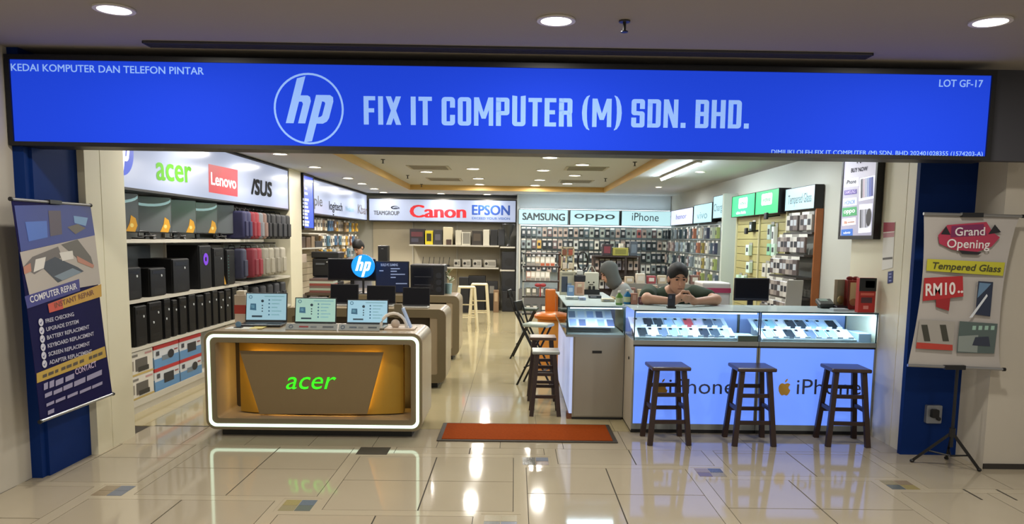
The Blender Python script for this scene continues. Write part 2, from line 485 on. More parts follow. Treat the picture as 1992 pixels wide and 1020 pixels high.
for i in range(-4, 6):
    for j in range(-4, 4):
        ox = .05+i*A_+j*B_; oy = 5.01-i*B_+j*A_
        if ox+A_ < X0 or ox > X1 or oy+B_ < Y0 or oy-A_ > Y1: continue
        bx, by, e = ox, oy-A_, .04
        t = (A_-2*e)/2
        for a in (0, 1):
            for b in (0, 1):
                clip_slab('floor_tile', bx+e+a*t, bx+e+(a+1)*t, by+e+b*t, by+e+(b+1)*t, CREAM, gap=.004)
        clip_slab('border_strip', bx, bx+A_, by, by+e, STRIP)
        clip_slab('border_strip', bx, bx+A_, by+A_-e, by+A_, STRIP)
        clip_slab('border_strip', bx, bx+e, by+e, by+A_-e, STRIP)
        clip_slab('border_strip', bx+A_-e, bx+A_, by+e, by+A_-e, STRIP)
        if oy+B_ <= Y1 and ox > X0 and ox < X1 and oy > Y0:
            clip_slab('border_strip', ox, ox+B_, oy, oy+B_, STRIP, top=-.0012)
            rr = random.Random(i*31+j)
            for a in (0, 1):
                for b in (0, 1):
                    clip_slab('mosaic_tile', ox+.018+a*.09, ox+.018+(a+1)*.09, oy+.018+b*.09, oy+.018+(b+1)*.09, MOS[rr.randrange(8)], gap=.002)
# plain mall floor ahead of the pattern, and the shop's own floor
slab(floor, 'floor_tile', -2.95, 6, -3, Y0, CREAM)
for k in range(13):
    clip_slab
    slab(floor, 'threshold_tile', -2.85+k*.46, -2.85+(k+1)*.46, 5.43, 5.965, CREAM, gap=.002)
rest = []
for j in range(17):
    for i in range(11):
        x0, y0 = -3.53+i*.62, 5.97+j*.65
        if y0 > 16.9: continue
        if j < 11: slab(floor, 'shop_floor_tile', x0, x0+.62, y0, y0+.65, INNER, gap=.0012)
        else: rest.append(box(x0+.0012, x0+.6188, y0+.0012, y0+.6488, -.004, 0))
so = struct('shop_floor_tile', join(*rest), INNER, floor); so['kind'] = 'stuff'

slab(floor, 'threshold_strip', -2.82, -2.3, 5.966, 5.984, M('#2a241c', .6), .001)
hx0, hx1, hy0, hy1 = 2.79, 3.01, 4.40, 4.62
for x0, x1, y0, y1 in ((hx0, hx1, hy0, hy0+.012), (hx0, hx1, hy1-.012, hy1), (hx0, hx0+.012, hy0+.012, hy1-.012), (hx1-.012, hx1, hy0+.012, hy1-.012)): slab(floor, 'hatch_rim', x0, x1, y0, y1, M('#3c362c', .5), .0012, .005)
struct('wall_left', box(-3.6, -2.95, -3, 4.63, 0, 2.56), WALLC)
struct('wall_right', join(box(3.19, 6, 5.06, 6.6, 0, 2.56)), WALLC)
struct('baseboard_right', box(3.19, 6, 5.048, 5.06, 0, .035), M('#2a2622', .5))
cl = struct('trim_1', join(box(-3.6, -2.885, 4.63, 5.15, 0, 2.56), box(-2.885, -2.868, 4.68, 5.15, 0, 2.43)), BLUE)
jl = struct('trim_2', join(box(-3.6, -2.82, 5.15, 5.338, 0, 2.43), box(-3.6, -2.83, 5.338, 5.346, 0, 2.43), box(-3.6, -2.82, 5.346, 5.66, 0, 2.43)), JAMB)
cr = struct('trim_3', box(2.79, 3.19, 5.385, 5.43, 0, 2.43), BLUE)
jr = struct('trim_4', join(box(2.83, 3.3, 5.43, 5.62, 0, 2.43), box(2.84, 3.3, 5.62, 5.628, 0, 2.43), box(2.83, 3.3, 5.628, 6.5, 0, 2.43)), JAMB)
struct('wall_front', box(-2.95, 3.19, 4.78, 4.86, 2.02, 2.56), M('#3a3a40', .7))
struct('ceiling', join(box(-6, 6, -3, 4.86, 2.56, 2.66), box(3.19, 6, 4.86, 5.06, 2.56, 2.66)), MALLC)
RX0, RX1, RY0, RY1, CZ, RZ = -2.05, 1.72, 6.6, 15.1, 2.43, 2.52
struct('ceiling', join(box(-3.6, RX0, 4.86, 17.1, CZ, 2.66), box(RX1, 3.6, 6.6, 17.1, CZ, 2.66), box(RX1, 3.188, 4.86, 6.6, CZ, 2.66), box(RX0, RX1, 4.86, RY0, CZ, 2.66), box(RX0, RX1, RY1, 17.1, CZ, 2.66), box(RX0, RX1, RY0, RY1, RZ, 2.66)), SHOPC)
COVE = mat('glow_tinted_cove_board', '#c9a35c', .5, var=.08, scale=2)
struct('trim_5', join(box(RX0-.0, RX0+.02, RY0, RY1, CZ-.012, RZ-.001), box(RX1-.02, RX1, RY0, RY1, CZ-.012, RZ-.001), box(RX0, RX1, RY1-.02, RY1, CZ-.006, RZ-.001)), COVE)  # cove boards; the warm cove glow is put into their colour
struct('wall_shop_left', join(box(-3.7, -3.52, 5.66, 17.1, 0, 2.66)), WHITEW)
struct('wall_back', box(-3.7, 3.6, 17.0, 17.2, 0, 2.66), WHITEW)
struct('wall_shop_right', box(3.21, 3.5, 6.5, 17.1, 0, 2.66), WHITEW)
struct('wall_partition', join(box(-3.52, -3.14, 10.87, 11.45, 0, 2.43)), JAMB)
struct('wall_divider', join(box(.03, .075, 16.0, 17.0, 0, 2.43), box(.075, 3.2, 16.05, 16.15, 0, 2.43)), mat('cool_white_wall', '#c4ccd0', .6, var=.02))

# ------------------------------------------------------------------ lamps
LENS = mat('lamp_lens', '#fff6e4', .4, emit=9.0)
TRIMW = mat('lamp_trim', '#d8d4ca', .4)
def downlight(x, y, z, label, group, watts, r=.06, col=(1, .945, .86)):
    t = thing('recessed_downlight', label, 'ceiling light', (x, y, z), group)
    P = Plane((x, y, z-.006), (1, 0, 0), (0, -1, 0))
    part(t, 'trim_ring', ring(P, disc((0, 0), r*1.25, 24), disc((0, 0), r, 24), -.004, .004), TRIMW)
    part(t, 'lens', prism(P, disc((0, 0), r, 24), -.004, -.001), LENS)
    ld = bpy.data.lights.new('downlight_glow', 'AREA'); ld.shape = 'DISK'; ld.size = r*2; ld.energy = watts; ld.color = col; ld.spread = math.radians(178)
    lo = bpy.data.objects.new('downlight_glow', ld); COL.objects.link(lo); lo.parent = t; lo.location = (0, 0, -.012)
    return t
for nm, q in (('leftmost', (222, 16)), ('middle', (1082, 38)), ('rightmost', (1927, 40))):
    p = FL(*q, 2.56)
    downlight(p.x, p.y, 2.56, 'bright round downlight in the mall ceiling, %s of the three' % nm, 'mall downlights', LAMP_MALL, .075)
for x, y in ((-2, 1.6), (.2, 1.6), (2.4, 1.6), (-2, -.6), (.2, -.6), (2.4, -.6)):
    downlight(x, y, 2.56, 'round downlight in the mall ceiling behind the photographer', 'mall downlights behind the view', LAMP_MALL, .075)
peri = [(-2.70, 10.55), (-2.68, 8.94), (-2.66, 12.43), (-2.68, 13.66), (-2.72, 15.03), (-2.74, 16.2), (-1.56, 16.3), (-.6, 16.35), (-2.7, 7.3)]
reces = [(.895, 10.6), (-.63, 11.46), (-1.38, 12.1), (.40, 11.54), (-.64, 13.28), (.925, 12.36), (.407, 13.4), (-.68, 14.7), (.93, 14.15), (.36, 14.75), (.42, 9.75), (-1.2, 8.2), (.5, 7.6)]
for k, (x, y) in enumerate(sorted(peri[:6]+peri[8:], key=lambda p: p[1])):
    downlight(x, y, CZ, 'round downlight above the left brand signs, %s from the front' % ORD[k], 'downlights along the left wall', LAMP_SHOP, .078)
for x, y, w in ((-1.56, 16.3, 'left'), (-.6, 16.35, 'right')):
    downlight(x, y, CZ, 'round downlight just ahead of the back wall signs, %s one' % w, 'downlights by the back wall', LAMP_SHOP, .08)
for k, (x, y) in enumerate(sorted(reces, key=lambda p: p[1])):
    downlight(x, y, RZ, 'round downlight in the raised ceiling panel, %s nearest to the entrance' % ORD[k], 'downlights in the raised ceiling', LAMP_SHOP, .09)
for x, y, w in ((-2.4, 6.1, 'left shelves'), (-1.2, 6.3, 'front desk'), (.1, 6.4, 'door mat')):
    downlight(x, y, CZ, 'round downlight just inside the entrance over the %s, hidden behind the sign' % w, 'downlights inside the entrance', LAMP_SHOP*.4, .1)
for x, y, w in ((1.4, 6.9, 'left'), (2.3, 6.9, 'right')):
    downlight(x, y, CZ, 'round downlight over the %s blue phone counter behind the sign' % w, 'downlights over the counters', LAMP_SHOP*.5, .1, (.9, .97, 1))
for k, (x, y) in enumerate(((2.45, 8.2), (2.45, 10.4), (2.45, 13.4))):  # extra lamps added to brighten the phone side
    downlight(x, y, CZ, 'added round downlight over the phone side of the shop, %s from the front' % ORD[k], 'added downlights over the phone side', LAMP_SHOP, .055, (.85, .95, 1))
# fluorescent batten
t = thing('tube_light', 'slim white fluorescent tube light hung under the ceiling at right', 'ceiling light', (2.09, 10.1, CZ))
part(t, 'batten', box(2.07, 2.13, 8.97, 11.3, 2.40, 2.422), TRIMW)
part(t, 'tube', cyl((2.10, 9.0, 2.385), (2.10, 11.27, 2.385), .014), mat('tube_glow', '#e4f6ff', .4, emit=95.0))
for y in (9.3, 11.0): part(t, 'hanger', box(2.09, 2.11, y, y+.02, 2.42, 2.43), TRIMW)
# linear slot diffuser, sprinkler
sy = 4.47
t = thing('slot_diffuser', 'long dark linear air slot in the mall ceiling above the shop sign', 'air vent', (0, sy, 2.56))
part(t, 'backing', box(-2.07, 1.98, sy-.05, sy+.05, 2.556, 2.56), M('#17171c', .6))
for k in range(5): part(t, 'slat', box(-2.07, 1.98, sy-.052+k*.024, sy-.046+k*.024, 2.545, 2.556), M('#3c3b42', .5))
for x in (-2.07, 1.975): part(t, 'end_cap', box(x, x+.005, sy-.052, sy+.05, 2.545, 2.556), M('#3c3b42', .5))
def sprinkler(x, y, z, label):
    t = thing('sprinkler', label, 'sprinkler', (x, y, z), 'ceiling sprinklers')
    part(t, 'escutcheon', cyl((x, y, z), (x, y, z-.008), .028), M('#3a3734', .4))
    part(t, 'stem', cyl((x, y, z-.008), (x, y, z-.05), .008), M('#1d1c1b', .4))
    part(t, 'deflector', cyl((x, y, z-.05), (x, y, z-.055), .018), M('#1d1c1b', .4))
p = FL(1215, 40, 2.56); sprinkler(p.x, p.y, 2.56, 'small dark sprinkler head hanging from the mall ceiling')
for k, (q, z, d) in enumerate((((745, 310), RZ, 'front left'), ((793, 341), RZ, 'middle left'), ((1235, 315), RZ, 'front right'), ((1178, 347), RZ, 'back right'), ((828, 363), RZ, 'rearmost'))):
    p = FL(*q, z); sprinkler(p.x, min(p.y, 14.9), z, 'tiny dark sprinkler head in the raised shop ceiling, %s one' % d)
for k, (q, d) in enumerate((((835, 326), 'left front'), ((1140, 328), 'right front'), ((865, 349), 'left rear'), ((1120, 353), 'right rear'))):
    p = FL(*q, RZ); t = thing('air_grille', 'flush rectangular air grille in the raised shop ceiling, %s' % d, 'air vent', (p.x, p.y, RZ), 'ceiling air grilles')
    part(t, 'frame', box(p.x-.3, p.x+.3, p.y-.3, p.y+.3, RZ-.006, RZ), M('#a8a294', .6))
    for s in range(6): part(t, 'slat', box(p.x-.26, p.x+.26, p.y-.25+s*.09, p.y-.21+s*.09, RZ-.012, RZ-.006), M('#8d8778', .6))

# ================================================================== MAIN SIGN
SIGNBLUE = mat('lit_blue_panel', '#0c2280', .7, emit=.78, ecol='#2248e0', spec=.05)
SIGNTXT = mat('lit_pale_lettering', '#56709c', .6, emit=.82, ecol='#96baf8', spec=.05)
SP = Plane((0, 4.6, 0), (1, 0, 0), (0, 0, 1))
sg = thing('shop_sign', 'huge backlit blue fascia sign with white lettering over the shop entrance', 'sign', (-.08, 4.69, 2.0))
sx0, sx1, sz0, sz1 = -2.942, 2.785, 2.0, 2.513
part(sg, 'housing', box(sx0, sx1, 4.62, 4.78, sz0, sz1), BLACK)
part(sg, 'frame', ring(SP, [(sx0, sz0), (sx1, sz0), (sx1, sz1), (sx0, sz1)], [(sx0+.028, sz0+.024), (sx1-.028, sz0+.024), (sx1-.028, sz1-.028), (sx0+.028, sz1-.028)], -.02, .012), BLACK)
sg = part(sg, 'light_panel', box(sx0+.02, sx1-.02, 4.6, 4.622, sz0+.02, sz1-.02), SIGNBLUE)
tpx(sg, 'KEDAI KOMPUTER DAN TELEFON PINTAR', SP, (22, 138), (397, 145.5), 14, SIGNTXT, fat=.02)
block_letters(sg, 'FIX IT COMPUTER (M) SDN. BHD.', SP, SP.px(708, 242.5), SP.px(1456, 250.5), .161, SIGNTXT)
tpx(sg, 'LOT GF-17', SP, (1826, 169), (1911, 170), 14, SIGNTXT, fat=.02)
tpx(sg, 'DIMILIKI OLEH FIX IT COMPUTER (M) SDN. BHD 202401028355 (1574203-A)', SP, (1500, 300), (1911, 304), 8.5, SIGNTXT, fat=.02)
c = SP.px(601, 212); hp_logo(sg, SP, c, .202, SIGNTXT, SIGNBLUE, .004, .055)

# ================================================================== BRAND SIGN BOXES
PANELW = mat('lit_white_panel', '#6d7484', .16, emit=.50, ecol='#ccd8f8', spec=.3)
PANELC = mat('lit_cyan_panel', '#6f868c', .3, emit=.86, ecol='#c8f4fa', spec=.2)
def lightbox(name, label, P, a0, a1, b0, b1, depth, face, edge=.02, group=None, cat='sign'):
    c = P.pt((a0+a1)/2, b0, -depth/2)
    t = thing(name, label, cat, c, group)
    R = lambda e: [(a0+e, b0+e), (a1-e, b0+e), (a1-e, b1-e), (a0+e, b1-e)]
    part(t, 'housing', prism(P, R(0), -depth, -.012), BLACK)
    part(t, 'frame', ring(P, R(0), R(edge), -.012, .006), BLACK)
    return part(t, 'light_panel', prism(P, R(edge*.8), -.012, 0), face)
LW = Plane((-3.15, 0, 0), (0, 1, 0), (0, 0, 1))      # faces the aisle from the left
t = lightbox('fascia_sign', 'long white backlit sign along the left wall over the monitor shelves', LW, 6.0, 10.86, 1.855, 2.412, .36, PANELW)
G1 = M('#4f9a10', .7, emit=.12); R1 = M('#c22c3a', .5, emit=.22); K1 = M('#17191d', .8, spec=.1); B1 = M('#2f4fc8', .4, emit=.35); W1 = M('#f4f2f4', .4, emit=.6)
tpx(t, 'acer', LW, (304, 350), (373, 356), 32, G1, fat=.05, xh=True)
ppx(t, 'logo_block', LW, [(405, 319), (462, 331), (462, 383), (406, 374)], R1)
tpx(t, 'Lenovo', LW, (410, 359), (459, 368), 23, W1, off=.004, fat=.04)
a = LW.px(488, 378); b = LW.px(529, 384); h = LW.px(508, 351)[1]-LW.px(508, 381)[1]
letters(t, '/\u0053US', LW, a, b, h, K1, fat=.09, shear=.1)
cb = (6.29, (1.855+2.412)/2+.03); hp_logo(t, LW, cb, .2, W1, B1, .006, 0, B1)
t = lightbox('fascia_sign', 'white backlit sign with small gadget logos deeper along the left wall', LW, 12.1, 16.55, 1.845, 2.40, .36, PANELW)
tpx(t, 'ple', LW, (611, 400), (627, 402), 20, M('#2c3138', .4), fat=.03)
tpx(t, 'logitech', LW, (640, 408), (666, 411), 16, K1, fat=.04)
ppx(t, 'logo_mark', LW, [(647, 416), (650, 417), (648, 422)], K1)
tpx(t, 'Nvision', LW, (672, 411), (688, 413), 10, M('#6a98b4', .4), fat=.03)
tpx(t, 'Kbar', LW, (696, 415), (714, 418), 17, M('#565050', .4), fat=.04)
BW = Plane((0, 16.55, 0), (1, 0, 0), (0, 0, 1))
t = lightbox('fascia_sign', 'white backlit printer brand sign across the back wall', BW, -3.12, .02, 1.842, 2.33, .4, PANELW)
tpx(t, 'TEAMGROUP', BW, (727, 418), (777, 419), 8, M('#3a3c42', .4), fat=.04)
part(t, 'logo_swoosh', ring(BW, disc(BW.px(768, 404), .085, 24, .035), disc((BW.px(768, 404)[0]+.02, BW.px(768, 404)[1]), .075, 24, .02), .001, .003), K1)
tpx(t, 'Team', BW, (763, 407), (777, 407), 5, K1, bold=.02)
tpx(t, 'Canon', BW, (797, 423), (907, 424), 24, M('#b4121e', .5, emit=.12), fat=.07, fatv=0.0)
tpx(t, 'EPSON', BW, (918, 418), (992, 419), 19, M('#1c408c', .4), fat=.04)
tpx(t, 'EXCEED YOUR VISION', BW, (918, 427), (992, 428), 4.5, M('#3f60a4', .4), fat=.03)
# blue vertical panel on the partition
VP = Plane((-3.12, 0, 0), (0, 1, 0), (0, 0, 1))
t = lightbox('price_display', 'tall blue backlit service list panel beside the left wall partition', VP, 11.5, 12.09, 1.60, 2.42, .12, M('#2b4fd6', .3, emit=.75), .03, cat='sign')
WB = M('#cfdcff', .4, emit=.7)
for k, (y, l) in enumerate(((352, 20), (366, 8), (376, 9), (388, 11), (395, 9), (402, 10), (410, 12), (416, 9), (423, 10), (431, 12), (437, 11))):
    a = VP.px(589 if k > 2 else 592, y); b = VP.px(589+l, y+1.5)
    patch(t, 'text_line', VP, [(a[0], a[1]-.018), (b[0], b[1]-.018), (b[0], b[1]+.018), (a[0], a[1]+.018)], WB, .003)
# phone brand signs at the back right
SW = Plane((0, 15.86, 0), (1, 0, 0), (0, 0, 1))
KT = M('#3c4a52', .4)
def cyan(label, P, q0, q1, b0, b1):
    a0 = P.px(*q0)[0]; a1 = P.px(*q1)[0]
    return lightbox('brand_sign', label, P, a0, a1, b0, b1, .18, PANELC, .006, 'pale phone brand signs')
t = cyan('pale backlit sign with bold dark lettering, leftmost on the phone wall', SW, (1009, 420), (1105, 420), 1.81, 2.11)
tpx(t, 'SAMSUNG', SW, (1016, 428), (1099, 430), 14, KT, fat=.045)
t = cyan('pale backlit sign with wide rounded lettering in the phone wall row', SW, (1109, 420), (1205, 420), 1.81, 2.11)
tpx(t, 'oppo', SW, (1117, 425), (1196, 427), 9, KT, bold=.01, xh=True)
t = cyan('pale backlit sign with thin lettering, longest on the phone wall', SW, (1209, 420), (1320, 420), 1.81, 2.11)
tpx(t, 'iPhone', SW, (1229, 429), (1281, 431), 15, KT)
part(t, 'logo_ring', ring(SW, disc(SW.px(1309, 422), .05, 20), disc(SW.px(1309, 422), .035, 20), .001, .003), M('#7fb7cc', .4))
RW = Plane((3.06, 0, 0), (0, -1, 0), (0, 0, 1))
def rsign(label, y0, y1, z0, z1, face, depth=.12, edge=.008, group=None):
    return lightbox('brand_sign', label, RW, -y0, -y1, z0, z1, depth, face, edge, group)
LAV = mat('lit_lavender_panel', '#cfd0f5', .2, emit=.82)
t = rsign('lavender backlit brand sign on the right wall beside the corner', 15.3, 13.4, 1.81, 2.10, LAV)
letters(t, 'honor', RW, (-14.8, 1.92), (-13.9, 1.92), .09, M('#8a8cc8', .4), bold=.01)
t = rsign('pale backlit sign with two lines of small lettering on the right wall', 13.35, 12.1, 1.81, 2.12, PANELC)
letters(t, 'vivo', RW, (-13.1, 1.88), (-12.4, 1.88), .12, M('#7fa9bd', .4))
t = rsign('pale raised sign with black side nearest along the phone case wall', 12.05, 11.3, 1.86, 2.2, PANELC, .2)
letters(t, 'Charger', RW, (-12.0, 1.97), (-11.35, 1.97), .11, M('#5b7c88', .4))
GRN = mat('lit_green_panel', '#2fbf6a', .25, emit=.8)
for k, (y0, y1, lab) in enumerate(((11.0, 9.95, 'green backlit sign with white badge and caption, left one of the pair'), (9.93, 9.05, 'green backlit sign with white badge, right one of the pair'))):
    t = lightbox('brand_sign', lab, RW, -y0, -y1, 1.85, 2.14, .14, GRN, .006, 'green accessory signs')
    c = (-(y0+y1)/2, 2.03)
    patch(t, 'badge', RW, rrect(c[0]-.2, c[0]+.2, c[1]-.07, c[1]+.07, .03), M('#eafff2', .4, emit=.8))
    letters(t, 'vidvie', RW, (c[0]-.15, c[1]-.03), (c[0]+.15, c[1]-.03), .06, M('#1f9a55', .4), off=.005, bold=.01)
    if k == 0: letters(t, 'vidvie Mobile', RW, (c[0]-.3, 1.885), (c[0]+.15, 1.885), .04, M('#eafff2', .4, emit=.8), bold=.01)
TG = Plane((3.11, 0, 0), (0, -1, 0), (0, 0, 1))
t = lightbox('brand_sign', 'pale backlit glass protector sign with a thick black side above its rack', TG, -8.98, -8.09, 1.865, 2.115, .09, PANELC, .006)
letters(t, 'Tempered Glass', TG, (-8.88, 1.94), (-8.18, 1.94), .10, M('#41626c', .4), bold=.005)
t = thing('led_strip', 'thin cool light strip on top of the pale phone signs', 'light strip', (1.6, 15.9, 2.11))
part(t, 'channel', box(.1, 3.15, 15.88, 15.93, 2.11, 2.118), TRIMW); part(t, 'led', box(.1, 3.15, 15.885, 15.925, 2.118, 2.122), mat('cool_led', '#dff4ff', .4, emit=8.0))
# lightbox poster on the right jamb
LP = Plane((2.775, 0, 0), (0, -1, 0), (0, 0, 1))
t = lightbox('poster_lightbox', 'black framed backlit phone poster on the right jamb', LP, -6.64, -5.985, 1.54, 2.30, .05, mat('lit_lilac_panel', '#a9a7bb', .25, emit=.55), .03, cat='sign')
def lq(x0, y0, x1, y1): return [(x0, y0), (x1, y0), (x1, y1), (x0, y1)]
tpx(t, 'TV', LP, (1665, 318), (1678, 318), 6, K1, bold=.02)
tpx(t, 'BUY NOW', LP, (1656, 336), (1688, 332), 8, K1, bold=.02)
def card(px0, px1, pyt, pyb, slope, m):
    return ppx(t, 'print_card', LP, [(px0, pyb), (px1, pyb-slope), (px1, pyt-slope), (px0, pyt)], m)
card(1643, 1671, 348, 365, 3, M('#e4e4ee', .4, emit=.6)); tpx(t, 'iPhone', LP, (1647, 359), (1666, 356.5), 8, K1, off=.004, bold=.01)
card(1643, 1667, 371, 380, 3, M('#5a4aa0', .4, emit=.4)); tpx(t, 'SAMSUNG', LP, (1645, 378), (1665, 375.5), 6, M('#d9c9ee', .4, emit=.4), off=.004, bold=.01)
card(1641, 1667, 387, 402, 3, M('#dfe6f4', .4, emit=.6)); tpx(t, 'HONOR', LP, (1644, 399), (1664, 396.5), 8, M('#86a8d8', .4), off=.004, bold=.01)
card(1639, 1667, 405, 422, 3, M('#3f9e62', .4, emit=.5)); tpx(t, 'oppo', LP, (1642, 416), (1664, 413.5), 6, W1, off=.004, bold=.02, xh=True)
card(1639, 1665, 426, 440, 3, M('#ece2dc', .4, emit=.6)); tpx(t, 'mi', LP, (1643, 436), (1648, 435.5), 7, M('#d8783c', .4), off=.004, bold=.02)
ppx(t, 'text_line', LP, [(1650, 434), (1663, 432.5), (1663, 430.5), (1650, 432)], M('#d8a49c', .4), .004)
card(1637, 1659, 447, 461, 2, M('#2f6fc8', .4, emit=.5)); tpx(t, 'vivo', LP, (1641, 456), (1655, 454.5), 5, W1, off=.004, bold=.02)
PCARD = M('#e6e8f2', .4, emit=.6)
ppx(t, 'print_card', LP, [(1671, 392), (1700, 386), (1703, 341), (1673, 347)], PCARD)
ppx(t, 'print_card', LP, [(1670, 454), (1694, 452), (1698, 396), (1672, 398)], PCARD)
for k, cc in enumerate(('#3c3c46', '#c9b6c4', '#b9bcd0', '#8fa0d0', '#4658b4', '#2c3a94')):
    x = 1675+k*4.1; ppx(t, 'phone_print', LP, [(x, 386-k*.8), (x+3.6, 385.3-k*.8), (x+4.1, 348-k*.8), (x+.5, 349-k*.8)], M(cc, .4, emit=.3), .004)
for k, cc in enumerate(('#4a4a52', '#9a9aa6', '#c2c2cc', '#84848e', '#b4b4c2')):
    x = 1673+k*3.4; ppx(t, 'phone_print', LP, [(x, 444-k*.3), (x+2.8, 443.7-k*.3), (x+3.2, 408-k*.3), (x+.4, 408.3-k*.3)], M(cc, .4, emit=.25), .004)
a = LP.px(1691, 423); patch(t, 'phone_print', LP, disc(a, .045, 20, .07), M('#34343c', .4), .005)
# wall notices on the right jamb
JP = Plane((2.83, 0, 0), (0, -1, 0), (0, 0, 1))
t = thing('payment_notice', 'white payment notice with a dark red header taped to the right jamb', 'notice', (2.83, 5.86, 1.3))
part(t, 'sheet', prism(JP, [JP.px(1716, 526), JP.px(1737, 521), JP.px(1742, 432), JP.px(1720, 432)], 0, .003), M('#e0ddd4', .5))
ppx(t, 'header', JP, [(1719, 452), (1741, 450), (1742, 433), (1720, 433)], M('#9c3c4a', .5), .004)
ppx(t, 'print_block', JP, [(1719, 463), (1740, 461), (1741, 452), (1719, 454)], M('#b9868a', .5), .004)
ppx(t, 'print_block', JP, [(1718, 506), (1737, 504), (1737, 500), (1718, 502)], M('#58554e', .5), .004)
t = thing('sticker', 'small dark blue sticker under the payment notice', 'sticker', (2.83, 5.77, 1.22))
part(t, 'sheet', prism(JP, [JP.px(1727, 552), JP.px(1737, 550), JP.px(1738, 527), JP.px(1728, 529)], 0, .003), M('#23306e', .5))
for y in (533, 539, 546): ppx(t, 'text_line', JP, [(1730, y+2), (1735, y+1.5), (1735, y-1), (1730, y-.5)], M('#8f9ac8', .5), .004)
# wall socket on the blue pillar
t = thing('wall_socket', 'grey metal socket box with a black plug on the right blue pillar', 'socket', (2.99, 5.385, .2))
SK = Plane((0, 5.385, 0), (1, 0, 0), (0, 0, 1))
a = SK.px(1813, 805)
part(t, 'box', prism(SK, rrect(a[0]-.055, a[0]+.055, a[1]-.065, a[1]+.065, .008), 0, .03), M('#8f939a', .35, metal=.6))
part(t, 'plug', prism(SK, rrect(a[0]-.03, a[0]+.02, a[1]-.02, a[1]+.04, .01), .03, .06), BLACK)
part(t, 'dial', prism(SK, disc((a[0]+.03, a[1]-.03), .014, 12), .03, .045), DARK)

# ================================================================== DISPLAY DESKS
TAUPE = mat('champagne_laminate', '#a4947a', .24, var=.05, scale=5)
TOPM = mat('desk_top_laminate', '#a5977a', .25, var=.04, scale=5)
GOLD = mat('gold_panel', '#a8842e', .38, metal=.35, var=.06)
BRONZE = mat('bronze_plate', '#7a6746', .5, var=.04)
LEDW = mat('led_strip', '#e2ffe6', .4, emit=1.6, ecol='#dcffe4')
LEDWARM = mat('warm_led_strip', '#ffce6a', .4, emit=16.0)
DX0, DX1, DZ0, DZ1 = -2.285, -.675, .06, .80
def desk(y0, y1, label, front):
    t = thing('display_desk', label, 'desk', ((DX0+DX1)/2, (y0+y1)/2, 0), 'rounded display desks')
    P = Plane((0, y0, 0), (1, 0, 0), (0, 0, 1))
    out = rrect(DX0, DX1, DZ0, DZ1, .075, 6)
    inn = rrect(DX0+.085, DX1-.085, DZ0+.085, DZ1-.085, .02, 6)
    o = part(t, 'shell', ring(P, out, inn, -(y1-y0), 0), TAUPE, True)
    part(t, 'front_frame', ring(P, [(a, b) for a, b in rrect(DX0+.004, DX1-.004, DZ0+.004, DZ1-.004, .072, 6)], inn, 0, .004), mat('shaded_front_taupe', '#6f634a', .4, var=.04))  # thin ring over the shell; shade of the unlit front painted in
    part(t, 'plinth', box(DX0+.09, DX1-.09, y0+.08, y1-.1, 0, DZ0), BLACK)
    part(t, 'back_panel', box(DX0+.08, DX1-.08, y1-.05, y1-.02, DZ0+.05, DZ1-.05), TAUPE)
    if not front:
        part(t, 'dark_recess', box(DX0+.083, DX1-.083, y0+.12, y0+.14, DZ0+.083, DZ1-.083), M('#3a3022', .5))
        part(t, 'divider', box(-1.5, -1.46, y0+.01, y0+.12, DZ0+.083, DZ1-.083), TAUPE)
        part(t, 'side_post', box(DX1-.16, DX1-.083, y0+.005, y0+.12, DZ0+.083, DZ1-.083), TAUPE)
    return t, P
dk, DP = desk(5.65, 6.26, 'front display desk with a glowing white outline and a lit green logo', True)
part(dk, 'light_strip', ring(DP, rrect(DX0+.024, DX1-.024, DZ0+.024, DZ1-.024, .055, 6), rrect(DX0+.046, DX1-.046, DZ0+.046, DZ1-.046, .04, 6), .004, .009), LEDW)
# curved gold shell deep in the opening
n = 16; xs = [DX0+.19+(DX1-DX0-.36)*i/n for i in range(n+1)]; mid = (DX0+DX1)/2; hw = (DX1-DX0-.36)/2
pts = [(x, 5.87-.10*math.sqrt(max(0, 1-((x-mid-.01)/(hw*1.02))**2))) for x in xs]
zb, zt = .155, .690
V = [(x, y, zb) for x, y in pts]+[(x, y, zt) for x, y in pts]+[(x, 5.93, zb) for x, y in pts]+[(x, 5.93, zt) for x, y in pts]
m_ = n+1; Fs = [(i, i+1, m_+i+1, m_+i) for i in range(n)]+[(m_+i, m_+i+1, 3*m_+i+1, 3*m_+i) for i in range(n)]+[(i+1, i, 2*m_+i, 2*m_+i+1) for i in range(n)]
Fs += [(0, m_, 3*m_, 2*m_), (n, 2*m_+n, 3*m_+n, m_+n)]
part(dk, 'gold_shell', (V, Fs), GOLD, True)
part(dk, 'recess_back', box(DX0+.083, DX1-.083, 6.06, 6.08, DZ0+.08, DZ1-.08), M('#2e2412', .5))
tp = Plane((0, 5.745, 0), (1, 0, 0), (0, 0, 1))
tr = [tp.px(505, 806), tp.px(714, 806), tp.px(746, 686), tp.px(466, 683)]
part(dk, 'front_plate', prism(tp, tr, -.012, 0), BRONZE)
for (a, b), s in (((tr[0], tr[3]), 1), ((tr[1], tr[2]), -1)):
    L2 = lambda u: tp.pt(a[0]+(b[0]-a[0])*u+s*.028, a[1]+(b[1]-a[1])*u, -.022)
    part(dk, 'warm_led', beam(L2(.08), L2(.86), .012, .008, (0, 1, 0)), LEDWARM)
part(dk, 'warm_led', box(tr[0][0]+.1, tr[1][0]-.1, 5.762, 5.770, tr[0][1]+.025, tr[0][1]+.033), LEDWARM)
part(dk, 'warm_led', box(tr[0][0]-.1, tr[1][0]+.1, 5.762, 5.770, tr[3][1]-.035, tr[3][1]-.027), LEDWARM)
for x in (DX0+.21, DX1-.21): part(dk, 'side_led', box(x-.006, x+.006, 5.945, 5.955, .18, .66), LEDWARM)
ACER = mat('lit_green_logo', '#35e01c', .4, emit=1.0)
